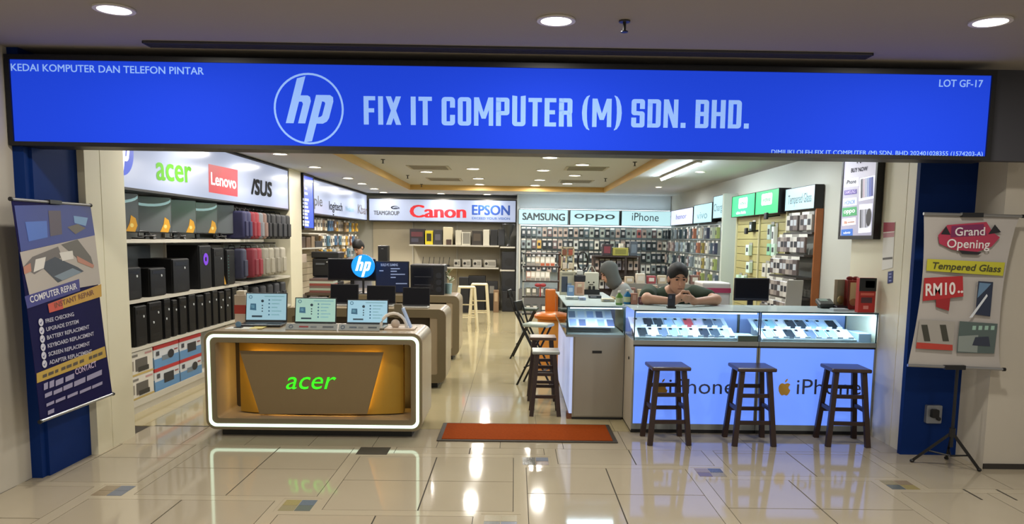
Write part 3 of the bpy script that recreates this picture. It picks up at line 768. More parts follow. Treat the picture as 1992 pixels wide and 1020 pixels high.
tpx(dk, 'acer', tp, (557, 757), (655, 757), 23, ACER, off=.006, shear=.28, xh=True, name='logo_lettering')
dk2, DP2 = desk(7.61, 8.22, 'second display desk carrying the dark screened laptops', False)
dk3, DP3 = desk(9.45, 10.06, 'third display desk carrying the black computer tower and blue round logo', False)

# laptops ------------------------------------------------------------
SILV = mat('silver_shell', '#a3a19a', .35, metal=.4)
LBLK = mat('black_shell', '#141519', .4)
KEYS = mat('keyboard_keys', '#26272b', .6)
SCRN = mat('dark_screen', '#0a0b13', .35, spec=.2)
def laptop(x, y, z, w, label, shell, lit=None, rz=0.0, tilt=12, d=None, group='laptops on the display desks', h=None):
    """opened laptop facing -y; x,y is the hinge centre"""
    d = d or w*.66; h = h or w*.6
    t = thing('laptop', label, 'laptop', (x, y, z), group, rz)
    ba = lpart(t, 'base', rbox(-w/2, w/2, -d, 0, 0, .016, .006), shell)
    lpart(ba, 'keyboard', box(-w*.43, w*.43, -d*.55, -d*.1, .016, .0185), KEYS)
    lpart(ba, 'touchpad', box(-w*.14, w*.14, -d*.92, -d*.62, .016, .0175), M('#55555a' if shell is LBLK else '#8d8b86', .3))
    R = Matrix.Translation((0, 0, .014)) @ Matrix.Rotation(math.radians(-tilt), 4, 'X')
    lid = lpart(t, 'lid', xf(rbox(-w/2, w/2, -.005, .005, 0, h, .004), R), LBLK)
    P = Plane(R @ Vector((0, -.0055, 0)), (1, 0, 0), (R.to_3x3() @ Vector((0, 0, 1))))
    s = lpart(lid, 'screen', prism(P, [(-w*.475, h*.07), (w*.475, h*.07), (w*.475, h*.96), (-w*.475, h*.96)], -.001, .0012), lit or SCRN)
    if lit:
        q = lambda u, v: (-w*.475+u*w*.95, h*.07+v*h*.89)
        def lp(name, poly, m): return patch(lid, name, P, poly, m, .002, lpart)
        D1 = M('#3c6f8f', .4, emit=.3); D2 = M('#2c4658', .4, emit=.15); D3 = M('#7fb0bd', .4, emit=.45)
        lpart(lid, 'logo_ring', ring(P, disc(q(.1, .87), w*.042, 16), disc(q(.1, .87), w*.028, 16), .0015, .0025), D1)
        lp('picture', [q(.09, .38), q(.25, .36), q(.24, .62), q(.10, .62)], D1)
        lp('picture', [q(.12, .45), q(.2, .45), q(.2, .57), q(.12, .57)], D3)
        for k, v in enumerate((.72, .55, .44, .33)): lp('bullet', disc(q(.40, v), w*(.035 if k == 0 else .017), 10), D2)
        for k, v in enumerate((.76, .62, .48, .34, .2)):
            lp('bullet', disc(q(.57, v), w*.02, 10), D1)
            lp('text_line', [q(.63, v-.02), q(.88-.05*(k % 3), v-.02), q(.88-.05*(k % 3), v+.02), q(.63, v+.02)], D3)
        lp('text_line', [q(.45, .88), q(.95, .88), q(.95, .92), q(.45, .92)], D3)
        lp('price_print', [q(.14, .1), q(.4, .1), q(.4, .17), q(.14, .17)], D2)
    return t
LIT1 = mat('lit_screen_blue', '#4f666c', .25, emit=.68, ecol='#a9d3e2')
LIT2 = mat('lit_screen_green', '#52685e', .25, emit=.68, ecol='#b2dccb')
LIT3 = mat('lit_screen_sky', '#4d666e', .25, emit=.72, ecol='#a6d6ea')
ZT = DZ1
def hinge(pxl, pxr, y): 
    a = AT(pxl, 630, y); b = AT(pxr, 630, y); return (a.x+b.x)/2, b.x-a.x
x, w = hinge(478, 558, 6.12); laptop(x, 6.12, ZT+.004, w, 'black laptop with a lit pale screen at the left end of the front desk', LBLK, LIT1, .05, 10, h=.235)
x, w = hinge(573, 654, 6.06); laptop(x, 6.06, ZT+.004, w, 'silver laptop with a lit greenish screen in the middle of the front desk', SILV, LIT2, 0, 10, h=.205)
x, w = hinge(674, 755, 6.06); laptop(x, 6.06, ZT+.004, w, 'silver laptop with a lit sky blue screen beside the phone stand', SILV, LIT3, 0, 10, h=.195)
# price tag strips ahead of the laptops
for (p0, p1, yy, lab, cc) in ((555, 655, 5.76, 'grey price strip under the middle laptop with red print', '#8c2f34'), (658, 738, 5.76, 'grey price strip under the right laptop on the front desk', '#55606a')):
    a = AT(p0, 640, yy); b = AT(p1, 640, yy)
    t = thing('price_strip', lab, 'price tag', ((a.x+b.x)/2, yy, ZT), 'price strips on the front desk')
    R = Matrix.Translation((0, yy, ZT)) @ Matrix.Rotation(math.radians(-35), 4, 'X')
    part(t, 'holder', xf(box(a.x, b.x, -.003, .003, .002, .055), R), M('#8f9492', .4))
    P = Plane(R @ Vector((0, -.0035, 0)), (1, 0, 0), R.to_3x3() @ Vector((0, 0, 1))); wd = b.x-a.x
    part(t, 'logo_ring', ring(P, disc((a.x+wd*.1, .028), .016, 16), disc((a.x+wd*.1, .028), .011, 16), .0005, .0015), M('#46566e', .4))
    for u0, u1, cx in ((.26, .44, cc), (.48, .6, '#70777a'), (.72, .93, '#4f555a')):
        patch(t, 'text_line', P, [(a.x+wd*u0, .022), (a.x+wd*u1, .022), (a.x+wd*u1, .034), (a.x+wd*u0, .034)], M(cx, .4), .0012)
a = FL(440, 641, ZT)
t = thing('price_card', 'white and yellow card lying at the left end of the front desk', 'card', (-1.95, 5.82, ZT))
part(t, 'sheet', box(-2.17, -1.93, 5.76, 5.9, ZT, ZT+.004), M('#c9c9c0', .5)); part(t, 'yellow_flap', box(-1.99, -1.9, 5.78, 5.92, ZT+.004, ZT+.007), M('#c9b965', .5))
t = thing('badge_sign', 'small round dark badge sign standing by the left price card', 'badge', (-2.09, 5.83, ZT))
part(t, 'foot', box(-2.12, -2.06, 5.81, 5.85, ZT+.004, ZT+.01), BLACK); part(t, 'badge', cyl((-2.09, 5.825, ZT+.03), (-2.09, 5.835, ZT+.03), .022, n=16), M('#54748c', .4))
# red/white carton stack at the left end, phone display at the right end
a = AT(457, 605, 6.14); b = AT(480, 605, 6.14)
t = thing('product_box', 'tall red and white product box standing behind the black laptop', 'box', ((a.x+b.x)/2, 6.18, ZT))
part(t, 'carton', rbox(a.x, b.x, 6.13, 6.24, ZT, ZT+.23, .004), M('#c3b3a2', .5)); part(t, 'red_band', box(a.x-.001, b.x+.001, 6.129, 6.241, ZT+.08, ZT+.15), M('#a8382c', .5)); part(t, 'lid', rbox(a.x+.01, b.x-.02, 6.15, 6.22, ZT+.23, ZT+.262, .004), M('#cfc5b2', .5))
t = thing('phone_stand', 'white phone display stand on the right end of the front desk', 'stand', (-.86, 5.95, ZT))
part(t, 'plate', rbox(-.99, -.76, 5.84, 6.02, ZT, ZT+.012, .004), M('#cdb9a4', .4))
part(t, 'arch', tube([(-.93+.10*math.cos(u), 5.93, ZT+.01+.11*math.sin(u)) for u in [math.pi*i/10 for i in range(11)]], .012), M('#e0d8cc', .4), True)
part(t, 'peg', ell((-.915, 5.92, ZT+.04), (.035, .03, .035)), M('#b9a896', .4), True)
part(t, 'post', rbox(-.93, -.87, 5.95, 5.98, ZT+.08, ZT+.19, .006), M('#6a5f46', .5))
t = thing('smartphone', 'pale blue smartphone leaning upright on the white phone stand', 'phone', (-.80, 5.93, ZT+.02))
R = Matrix.Translation((-.795, 5.92, ZT+.012)) @ Matrix.Rotation(math.radians(-22), 4, 'Y')
part(t, 'body', xf(rbox(-.006, .006, -.045, .045, 0, .165, .004), R), M('#9fb4d8', .3)); part(t, 'screen', xf(box(-.0068, -.006, -.04, .04, .006, .159), R), M('#c8dcf4', .2, emit=.5))
# dark laptops on the second desk
for (p0, p1, yy, hh, lab, sh) in ((642, 697, 8.0, .20, 'left dark screened laptop on the second desk', SILV), (713, 769, 8.0, .19, 'middle dark screened laptop on the second desk', SILV), (783, 836, 7.85, .185, 'right dark screened laptop close to the desk corner', SILV)):
    a = AT(p0, 560, yy); b = AT(p1, 560, yy); laptop((a.x+b.x)/2, yy, ZT, b.x-a.x, lab, sh, None, 0, 8, h=hh)
for (p0, p1, py0, py1, yy, lab, top) in ((642, 700, 578, 600, 7.95, 'white riser box under the left dark laptop', .06), ):
    pass
a = AT(592, 562, 7.8); b = AT(634, 562, 7.8)
t = thing('tablet_dock', 'flat grey device resting behind the front laptops on the second desk', 'device', ((a.x+b.x)/2, 7.85, ZT))
part(t, 'body', rbox(a.x, b.x, 7.72, 7.98, ZT, ZT+.075, .012), M('#55564f', .4)); part(t, 'top_plate', box(a.x+.02, b.x-.02, 7.75, 7.95, ZT+.075, ZT+.08), M('#6c6d66', .4))
# blue round logo sign on the third desk
HP = Plane((0, 9.55, 0), (1, 0, 0), (0, 0, 1)); c = HP.px(706, 518)
t = thing('round_logo_sign', 'glowing blue round logo disc on a short stem over the desks', 'sign', (c[0], 9.55, ZT))
DISC = mat('lit_blue_disc', '#1184e8', .3, emit=.95); DW = mat('lit_white_logo', '#e8f6ff', .3, emit=1.1)
part(t, 'disc', prism(HP, disc(c, .142, 40), -.03, 0), DISC, True)
hp_logo(t, HP, c, .142, DW, DISC, .003, 0)
part(t, 'stem', box(c[0]-.012, c[0]+.012, 9.555, 9.575, ZT, c[1]-.12), BLACK); part(t, 'foot', rbox(c[0]-.09, c[0]+.09, 9.5, 9.63, ZT, ZT+.012, .004), BLACK)
# monitors and tower on the third desk
def screenbox(x0, x1, z0, z1, y, label, name='monitor', m=SCRN, cat='monitor', z=ZT):
    t = thing(name, label, cat, ((x0+x1)/2, y, z))
    bz = part(t, 'bezel', rbox(x0, x1, y, y+.03, z0, z1, .006), LBLK); part(bz, 'screen', box(x0+.012, x1-.012, y-.002, y, z0+.02, z1-.012), m)
    part(t, 'neck', box((x0+x1)/2-.025, (x0+x1)/2+.025, y+.03, y+.05, z, (z0+z1)/2), BLACK); part(t, 'foot', rbox((x0+x1)/2-.12, (x0+x1)/2+.12, y-.04, y+.14, z, z+.012, .004), BLACK)
    return t
def scr_px(p0, p1, t0, b0, y, *a, **k):
    u = AT(p0, t0, y); v = AT(p1, b0, y); return screenbox(u.x, v.x, v.z, u.z, y, *a, **k)
scr_px(637, 731, 503, 547, 9.86, 'wide black monitor left of the blue round logo')
t = scr_px(730, 796, 508, 572, 9.82, 'dark blue specification screen right of the blue round logo', m=M('#14203c', .25, emit=.25))
S2 = Plane((0, 9.818, 0), (1, 0, 0), (0, 0, 1)); SL = M('#8fa0c4', .4, emit=.3)
tpx(t, 'BUILD PC GAMING', S2, (741, 518), (774, 518), 5, SL, off=.003, bold=.02)
for q, l in (((760, 524), 18), ((760, 529), 12), ((760, 535), 28), ((760, 541), 10), ((738, 528), 8), ((770, 553), 22)):
    ppx(t, 'text_line', S2, [(q[0], q[1]), (q[0]+l, q[1]), (q[0]+l, q[1]-2), (q[0], q[1]-2)], SL, .003)
u = AT(798, 515, 9.56); v = AT(864, 578, 9.56)
t = thing('gaming_tower', 'black computer tower with a dark glass side on the third desk', 'computer', ((u.x+v.x)/2, 9.76, ZT))
part(t, 'case', rbox(u.x, v.x, 9.56, 9.98, ZT, u.z, .01), LBLK)
part(t, 'side_glass', box(u.x+.02, u.x+(v.x-u.x)*.68, 9.556, 9.56, ZT+.05, u.z-.03), M('#1a1c24', .08)); 
for k in range(3): part(t, 'fan', cyl((u.x+(v.x-u.x)*.84, 9.559, ZT+.07+k*.085), (u.x+(v.x-u.x)*.84, 9.554, ZT+.07+k*.085), .036, n=20), M('#23262e', .4))
for zz in (.12, .22): part(t, 'inner_bracket', box(u.x+.05, u.x+.26, 9.553, 9.557, ZT+zz, ZT+zz+.008), M('#33363f', .4))
# plant and bottle right of the tower
a = AT(873, 560, 9.85)
t = thing('potted_plant', 'small artificial plant in a pale blue pot by the tower', 'plant', (a.x, 9.85, ZT))
part(t, 'pot', lathe([(.035, 0), (.045, .13), (.04, .13)], (a.x, 9.85, ZT)), M('#8fb0b4', .4), True)
for k in range(9):
    an = k*.7; part(t, 'leaf', xf(ell((0, 0, 0), (.045, .018, .008), 8, 5), Matrix.Translation((a.x+.04*math.cos(an), 9.85+.04*math.sin(an), ZT+.16+.018*k)) @ Matrix.Rotation(an, 4, 'Z') @ Matrix.Rotation(-.6, 4, 'Y')), M('#7c8a62' if k % 2 else '#c6c4ae', .5), True)
a = AT(882, 575, 9.7)

# ================================================================== DOOR MAT
t = thing('door_mat', 'rust brown door mat with a dark rubber border at the entrance', 'mat', (.11, 5.88, 0))
part(t, 'rubber_border', rbox(-.565, .785, 5.6, 6.15, 0, .010, .004), M('#3a332a', .7)); part(t, 'pile', box(-.53, .75, 5.63, 6.12, .010, .014), mat('rust_pile', '#8a3d14', .95, spec=.05, var=.2, scale=60, bump=.5))

# ================================================================== DISPLAY COUNTERS
CGLASS = glass_mat('counter_glass', '#e6f2f0', 1.0)
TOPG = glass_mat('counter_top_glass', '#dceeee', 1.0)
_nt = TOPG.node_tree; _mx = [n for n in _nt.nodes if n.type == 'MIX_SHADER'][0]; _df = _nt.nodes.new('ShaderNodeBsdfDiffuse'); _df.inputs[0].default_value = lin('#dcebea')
_m2 = _nt.nodes.new('ShaderNodeMixShader'); _m2.inputs[0].default_value = .5  # white diffuse mixed in as the pale ceiling reflection on the top
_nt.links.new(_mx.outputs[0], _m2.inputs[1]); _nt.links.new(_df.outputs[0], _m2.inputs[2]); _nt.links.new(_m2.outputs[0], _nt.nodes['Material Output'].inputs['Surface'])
ALU = mat('counter_aluminium', '#8f938f', .35, metal=.5)
DKAL = mat('dark_glass_edge', '#274049', .25)
LITB = mat('lit_blue_counter_panel', '#5f86ee', .3, emit=.82, ecol='#6b93ff')
CASEW = mat('case_white', '#c6cede', .5)
CABG = mat('grey_cabinet', '#8d8678', .45, var=.03)
LEDC = mat('case_led', '#eaf4ff', .4, emit=5.0)
IPH = M('#3a425c', .4); GAP = M('#c79a3c', .4)
YF, YB, ZG0, ZG1 = 5.93, 6.52, .735, .972
def counter(x0, x1, label, texts):
    t = thing('display_counter', label, 'counter', ((x0+x1)/2, (YF+YB)/2, 0), 'lit phone counters')
    part(t, 'kickboard', box(x0, x1, YF+.01, YB, .0, .03), BLACK)
    part(t, 'base_rail', box(x0, x1, YF, YB, .03, .075), ALU)
    part(t, 'carcass', box(x0, x1, YF+.02, YB, .075, .70), CASEW)
    part(t, 'front_panel', box(x0+.012, x1-.012, YF+.004, YF+.02, .075, .685), LITB)
    for x in (x0, x1-.012): part(t, 'edge_strip', box(x, x+.012, YF, YF+.02, .075, .685), ALU)
    part(t, 'slot_track', box(x0, x1, YF+.004, YF+.02, .685, .70), BLACK)
    part(t, 'shelf_rail', box(x0, x1, YF, YB, .70, ZG0), ALU)
    part(t, 'case_back', box(x0+.006, x1-.006, YB-.012, YB, ZG0, ZG1-.01), mat('case_back_blue', '#93a7e0', .5))
    g = part(t, 'front_glass', box(x0+.006, x1-.006, YF, YF+.006, ZG0, ZG1-.006), CGLASS)
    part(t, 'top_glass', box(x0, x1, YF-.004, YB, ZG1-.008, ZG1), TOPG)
    part(t, 'top_edge', box(x0, x1, YF-.008, YF-.004, ZG1-.012, ZG1), DKAL)
    for x in (x0, x1-.008):
        for y in (YF, YB-.02): part(t, 'post', box(x, x+.008, y, y+.008, ZG0, ZG1-.008), DKAL)
    part(t, 'case_light', box(x0+.02, x1-.02, YF+.015, YF+.027, ZG1-.024, ZG1-.012), LEDC)
    ld = bpy.data.lights.new('case_glow', 'AREA'); ld.shape = 'RECTANGLE'; ld.size = x1-x0-.06; ld.size_y = .02; ld.energy = 8.0; ld.color = (.62, .76, 1)
    lo = bpy.data.objects.new('case_glow', ld); COL.objects.link(lo); lo.parent = t; lo.location = (0, YF+.03-(YF+YB)/2, ZG1-.028); lo.rotation_euler = (math.radians(35), 0, 0)
    P = Plane((0, YF+.004, 0), (1, 0, 0), (0, 0, 1))
    for q0, q1, ac in texts:
        tpx(t, 'iPhone', P, q0, q1, 29, IPH, off=.003)
        a = P.px(*ac); s = .086
        patch(t, 'fruit_logo', P, [(a[0]+s*u, a[1]+s*v) for u, v in APPLE], GAP, .003); patch(t, 'fruit_logo_leaf', P, [(a[0]+s*u, a[1]+s*v) for u, v in LEAF], GAP, .003)
    return t
counter(.93, 1.905, 'left glass topped phone counter with a glowing blue front', [((1301, 766), (1428, 767), (1287, 755))])
counter(1.91, 2.825, 'right glass topped phone counter with a glowing blue front', [((1549, 767), (1674, 768), (1526, 755))])
# return counter
RX, RW_, RY_ = .435, .925, 6.36
t = thing('return_counter', 'grey side counter with a recessed handle and glass case facing the entrance', 'counter', (.68, 7.2, 0))
part(t, 'kickboard', box(RX+.06, RW_-.01, RY_+.01, 8.1, 0, .02), BLACK)
part(t, 'cabinet', box(RX+.06, RW_, RY_+.008, 8.1, .02, .715), CABG)
dr = part(t, 'door', box(RX+.075, RW_-.006, RY_, RY_+.008, .03, .70), CABG)
part(dr, 'handle_recess', box(.655, .735, RY_-.003, RY_, .565, .587), BLACK, label='black recessed handle')
part(t, 'side_light_panel', box(RX+.035, RX+.06, RY_+.01, 8.1, .05, .70), mat('lit_side_panel', '#b4c4f0', .3, emit=.5))
part(t, 'brown_foot', box(RX+.02, RX+.06, RY_+.02, RY_+.12, 0, .05), M('#6a3f2a', .6))
part(t, 'case_floor', box(RX, RW_, RY_, 8.1, .70, .72), ALU)
part(t, 'case_back', box(RW_-.16, RW_-.004, 7.0, 8.08, .72, .945), mat('case_back_lilac', '#b9b6ea', .5))
part(t, 'front_glass', box(RX, RW_, RY_, RY_+.006, .72, .952), CGLASS); part(t, 'side_glass', box(RX, RX+.006, RY_+.006, 8.1, .72, .952), CGLASS)
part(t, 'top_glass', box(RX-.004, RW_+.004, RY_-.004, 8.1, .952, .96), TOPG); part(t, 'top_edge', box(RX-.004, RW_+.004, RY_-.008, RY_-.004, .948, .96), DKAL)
for x in (RX, RW_-.008): part(t, 'post', box(x, x+.008, RY_-.001, RY_+.008, .72, .952), DKAL)
part(t, 'case_light', box(RX+.03, RW_-.03, RY_+.014, RY_+.024, .936, .948), LEDC)
ld = bpy.data.lights.new('case_glow', 'AREA'); ld.shape = 'RECTANGLE'; ld.size = .4; ld.size_y = .05; ld.energy = 2.5; ld.color = (.78, .82, 1)
lo = bpy.data.objects.new('case_glow', ld); COL.objects.link(lo); lo.parent = t; lo.location = (0, -.75, .93)
for k in range(3):
    tt = thing('tray', 'stepped white display tray in the side counter case, %s step' % ('lowest', 'middle', 'top')[k], 'tray', (.68, 6.55+k*.2, .72), 'stepped trays in the side case')
    Rm = Matrix.Translation((0, 6.50+k*.17, .765+k*.055)) @ Matrix.Rotation(math.radians(24), 4, 'X')
    part(tt, 'board', xf(box(RX+.03, RW_-.07-.06*(2-k)*0, 0, .15, -.004, .004), Rm), M('#cfd2e4', .5))
    part(tt, 'support', box(RX+.05, RW_-.09, 6.60+k*.17, 6.62+k*.17, .72, .80+k*.055), M('#9a98a8', .5))
    for j in range(5):
        part(tt, 'price_card', xf(cbox((RX+.07+j*.08, .075, .0045), (.058, .11, .002)), Rm), M(('#8fa2d8', '#5a6490', '#b9c4ea')[(j+k) % 3], .4))
# side panel of the left counter with its lock
t = thing('counter_end_panel', 'white end panel with a small black lock beside the left blue counter', 'panel', (.926, 6.14, 0))
part(t, 'board', box(.9255, .9295, YF, RY_-.012, .02, .73), M('#b5ad9c', .45)); part(t, 'lock', cyl((.926, 6.1, .57), (.918, 6.1, .57), .012), BLACK)

# phones and price cards in the cases ---------------------------------
PH = ['#23262e', '#39404c', '#8fb8c8', '#c9b8d0', '#9fb6e0', '#d8d2e0', '#565f74', '#b6c8e8', '#2b2e3a', '#7f8aa4']
proto_ph = {}
def phone(x, y, z, tilt, label, group, colr, rz=0.0):
    if colr not in proto_ph:
        p = thing('smartphone', label, 'phone', (0, 0, 0), group)
        pb = lpart(p, 'body', rbox(-.036, .036, -.075, .075, 0, .009, .004), M(colr, .3)); lpart(pb, 'camera', rbox(-.030, -.006, .04, .068, .009, .0115, .002), M('#101216', .2))
        proto_ph[colr] = p; r = p
    else: r = dup(proto_ph[colr], (0, 0, 0), None, label, group)
    r.location = (x, y, z); r.rotation_euler = (tilt, 0, rz)
    r['label'] = label
for cn, (cx0, cx1, cname) in enumerate(((.98, 1.72, 'left'), (1.98, 2.66, 'right'))):
    for row in range(2):
        tr = thing('phone_tray', '%s sloped white phone tray in the %s blue counter' % (('front', 'rear')[row], cname), 'tray', ((cx0+cx1)/2, 6.1+.2*row, ZG0), 'sloped phone trays')
        Rm = Matrix.Translation((0, 5.985+.225*row, ZG0+.012+.055*row)) @ Matrix.Rotation(math.radians(20), 4, 'X')
        part(tr, 'board', xf(box(cx0-.03, cx1+.03, 0, .2, -.006, 0), Rm), M('#d5dcf0', .4)); part(tr, 'lip', xf(box(cx0-.03, cx1+.03, -.004, 0, -.006, .01), Rm), M('#e4ecfa', .4))
        part(tr, 'support', box(cx0, cx1, 6.15+.225*row, 6.16+.225*row, ZG0, ZG0+.06+.055*row), CASEW)
        nph = 9 if cn == 0 else 8
        for j in range(nph):
            x = cx0+(cx1-cx0)*(j+.5)/nph; y = .09
            w = Rm @ Vector((x, y, .001))
            cc = PH[(j*3+row*5+cn*4) % 10]
            part(tr, 'price_card', xf(cbox((x+.034, .012, .012), (.045, .003, .022)), Rm), M('#e2e8f4', .5))
            if cn == 0 and row == 1 and j == 5: cc = '#c04850'
            phone(w.x, w.y, w.z, math.radians(20), 'display phone in the %s row of the %s counter, %s from left' % (('front', 'rear')[row], cname, ORD[j]), 'phones in the %s counter' % cname, cc)
def smallbox(name, label, cat, x0, x1, y0, y1, z0, z1, hexc, bands=(), r=.004, group=None, rough=.5, face=None):
    t = thing(name, label, cat, ((x0+x1)/2, (y0+y1)/2, z0), group)
    cb_ = part(t, 'carton', rbox(x0, x1, y0, y1, z0, z1, r), M(hexc, rough))
    for nm, u0, u1, v0, v1, hc in bands:   # printed areas on the face towards the entrance
        part(cb_, nm, box(x0+(x1-x0)*u0, x0+(x1-x0)*u1, y0-.0015, y0+.001, z0+(z1-z0)*v0, z0+(z1-z0)*v1), M(hc, rough))
    return t
smallbox('phone_box', 'white phone box lying at the right end of the left counter case', 'box', 1.75, 1.89, 5.97, 6.15, ZG0, ZG0+.04, '#b8c4d8')
smallbox('phone_box', 'white phone box lying at the right end of the right counter case', 'box', 2.7, 2.80, 5.97, 6.2, ZG0, ZG0+.07, '#aebfd8')
smallbox('tag_block', 'small grey tag block at the inner corner of the left counter', 'block', 1.745, 1.90, 5.941, 5.965, ZG0, ZG0+.045, '#7c776b')

# ================================================================== STOOLS
WOOD = mat('dark_stained_wood', '#2a1710', .45, var=.3, scale=14)
SEATW = mat('dark_wood_seat', '#3a2a26', .3, var=.2, scale=10)
def stool(label, h=.585, w=.29, splay=.045, seat=SEATW, sd=None):
    t = thing('bar_stool', label, 'stool', (0, 0, 0), 'dark wooden bar stools')
    d = sd or w*.95; sw, sd2 = w/2, d/2
    lpart(t, 'seat', rbox(-sw, sw, -sd2, sd2, h-.028, h, .008), seat)
    lx, ly = sw-.045, sd2-.045; bx, by = lx+splay, ly+splay
    L = lambda sx, sy_, z: Vector((sx*(lx+(bx-lx)*(1-z/(h-.028))), sy_*(ly+(by-ly)*(1-z/(h-.028))), z))
    for sx in (-1, 1):
        for sy_ in (-1, 1): lpart(t, 'leg', beam(L(sx, sy_, 0), L(sx, sy_, h-.028), .036, .036), WOOD)
    for z1, z2 in ((.41*h/.585, .375*h/.585), (.23*h/.585, .175*h/.585)):
        lpart(t, 'rung', beam(L(-1, -1, z2), L(1, -1, z2), .028, .02, (0, 0, 1)), WOOD); lpart(t, 'rung', beam(L(-1, 1, z1), L(1, 1, z1), .028, .02, (0, 0, 1)), WOOD)
    for sx in (-1, 1): lpart(t, 'rung', beam(L(sx, -1, .27*h/.585), L(sx, 1, .27*h/.585), .028, .02, (0, 0, 1)), WOOD)
    return t
s0 = stool('dark wooden bar stool ahead of the left blue counter'); s0.location = (1.155, 5.70, 0); s0.rotation_euler = (0, 0, .04)
dup(s0, (1.79, 5.70, 0), .0, 'dark wooden bar stool between the two lit logos, middle of the three')
dup(s0, (2.50, 5.71, 0), -.06, 'dark wooden bar stool ahead of the right blue counter near the pillar')
s1 = stool('dark wooden bar stool beside the grey side counter', .56, .235, .045, mat('pale_reflective_seat', '#8f958c', .2), .24); s1.location = (.275, 6.58, 0)
s2 = stool('brown wooden bar stool behind the one at the side counter', .60, .25, .04, mat('brown_seat', '#5b4636', .3), .25); s2.location = (.27, 7.2, 0)
# folding / cantilever chairs further in
def steel_chair(label, x, y, rz, seatm):
    t = thing('folding_chair', label, 'chair', (x, y, 0), 'black steel chairs by the side counter', rz)
    w, h = .2, .62
    for s in (-1, 1):
        lpart(t, 'leg', tube([(s*w/2, -.18, 0), (s*w/2, .16, h), (s*w/2, .24, h+.24)], .011), BLACK, True); lpart(t, 'leg', tube([(s*w/2, .2, 0), (s*w/2, -.1, h)], .011), BLACK, True)
        lpart(t, 'foot_cap', ell((s*w/2, -.18, .008), (.016, .016, .012), 8, 5), BLACK)
    lpart(t, 'seat', rbox(-w/2-.01, w/2+.01, -.13, .15, h-.01, h+.025, .012), seatm); lpart(t, 'backrest', rbox(-w/2-.005, w/2+.005, .225, .25, h+.14, h+.25, .01), BLACK)
    lpart(t, 'rung', tube([(-w/2, -.09, .17), (w/2, -.09, .17)], .009), BLACK, True); lpart(t, 'rung', tube([(-w/2, .12, .19), (w/2, .12, .19)], .009), BLACK, True)
    return t
steel_chair('black steel chair with a pale seat pad behind the wooden stools', .26, 7.9, 1.2, mat('pale_seat_pad', '#aebcb0', .25))
steel_chair('black steel chair with a dark green seat near the orange chair', .17, 9.7, 1.4, mat('dark_green_seat', '#3c4a42', .3))
# orange moulded chair
OR = mat('orange_plastic', '#c46a1c', .35, var=.05)
t = thing('moulded_chair', 'orange moulded plastic chair with a narrow back by the phone counter', 'chair', (.42, 8.9, 0))
part(t, 'seat', lathe([(.02, .585), (.15, .585), (.185, .6), (.19, .63), (.165, .655), (.08, .672), (.02, .675)], (.42, 8.9, 0), 24), OR, True)
part(t, 'backrest', xf(rbox(-.06, .06, -.02, .02, .64, .93, .018, 3), Matrix.Translation((.42, 8.98, 0))), OR, True)
part(t, 'pedestal', lathe([(.15, 0), (.155, .03), (.13, .25), (.13, .4), (.15, .585), (.02, .585)], (.42, 8.9, 0), 24), mat('orange_pedestal', '#d08a3a', .4), True)
# white metal stools at the back
WS = mat('cream_enamel', '#d3c8a6', .35)
def metal_stool(label, x, y, rz):
    t = thing('metal_stool', label, 'stool', (x, y, 0), 'cream metal stools', rz); h = .72
    lpart(t, 'seat', rbox(-.14, .14, -.14, .14, h-.03, h, .02, 3), WS)
    for sx in (-1, 1):
        for sy_ in (-1, 1): lpart(t, 'leg', beam((sx*.175, sy_*.175, 0), (sx*.125, sy_*.125, h-.02), .04, .02, (1, -sx*sy_, 0)), WS)
    for z, e in ((.22, .16), (.4, .148)):
        for s in (-1, 1):
            if (z < .3) == (s < 0) or z < .3: lpart(t, 'rung', beam((-e, s*e, z), (e, s*e, z), .02, .012, (0, 0, 1)), WS); lpart(t, 'rung', beam((s*e, -e, z), (s*e, e, z), .02, .012, (0, 0, 1)), WS)
    return t
metal_stool('cream metal bar stool nearer to the display desks', -.79, 12.75, .1)
metal_stool('cream metal bar stool just behind the other one, nearer to the aisle', -.62, 13.6, 0)

# ================================================================== BANNERS
ROD = mat('chrome_rod', '#a9aaac', .3, metal=.8)
# left: leaning repair banner
BO = Vector((-2.70, 4.345, .425)); BT = Vector((-2.79, 4.345, 1.682))
LB = Plane(BO, (0, 1, 0), BT-BO); bw, bh = .79, (BT-BO).length
t = thing('repair_banner', 'tall purple computer repair banner hung on the left blue pillar', 'banner', (-2.74, 4.74, .42))
NV = mat('banner_purple', '#15133f', .7, var=.25, scale=4, spec=.1)
m = 10
def sag(u, v): return .012*math.sin(v*math.pi)*(2*abs(u-.5))**2
poly = []
part(t, 'sheet', prism(LB, [(0, 0), (bw, 0), (bw-.012, bh*.3), (bw-.012, bh*.7), (bw, bh), (0, bh), (.012, bh*.7), (.012, bh*.3)], -.003, 0), NV)
for b0 in (0, bh): part(t, 'rod', cyl(LB.pt(-.01, b0, 0), LB.pt(bw+.01, b0, 0), .009), ROD)
for b0 in (0, bh):
    for a in (-.012, bw+.002): part(t, 'rod_cap', cyl(LB.pt(a, b0, 0), LB.pt(a+.012, b0, 0), .012), BLACK)
part(t, 'clip', box(-2.81, -2.775, 4.68, 4.80, 1.672, 1.695), BLACK)
part(t, 'wall_bracket', box(-2.868, -2.79, 4.72, 4.76, 1.66, 1.675), BLACK)
L_ = lambda pts, hx, off=.002, nm='print_area', **k: ppx(t, nm, LB, pts, M(hx, .5, **k), off)
L_([(27, 400), (175, 398), (184, 458), (40, 490)], '#24347e')
L_([(48, 432), (90, 430), (92, 462), (55, 470)], '#3d62b0', .003); L_([(93, 410), (117, 410), (120, 456), (97, 460)], '#4a3f4c', .003)
L_([(142, 420), (170, 424), (166, 440), (144, 434)], '#6a90b8', .003); L_([(130, 442), (150, 436), (166, 444), (146, 456)], '#5b5348', .003)
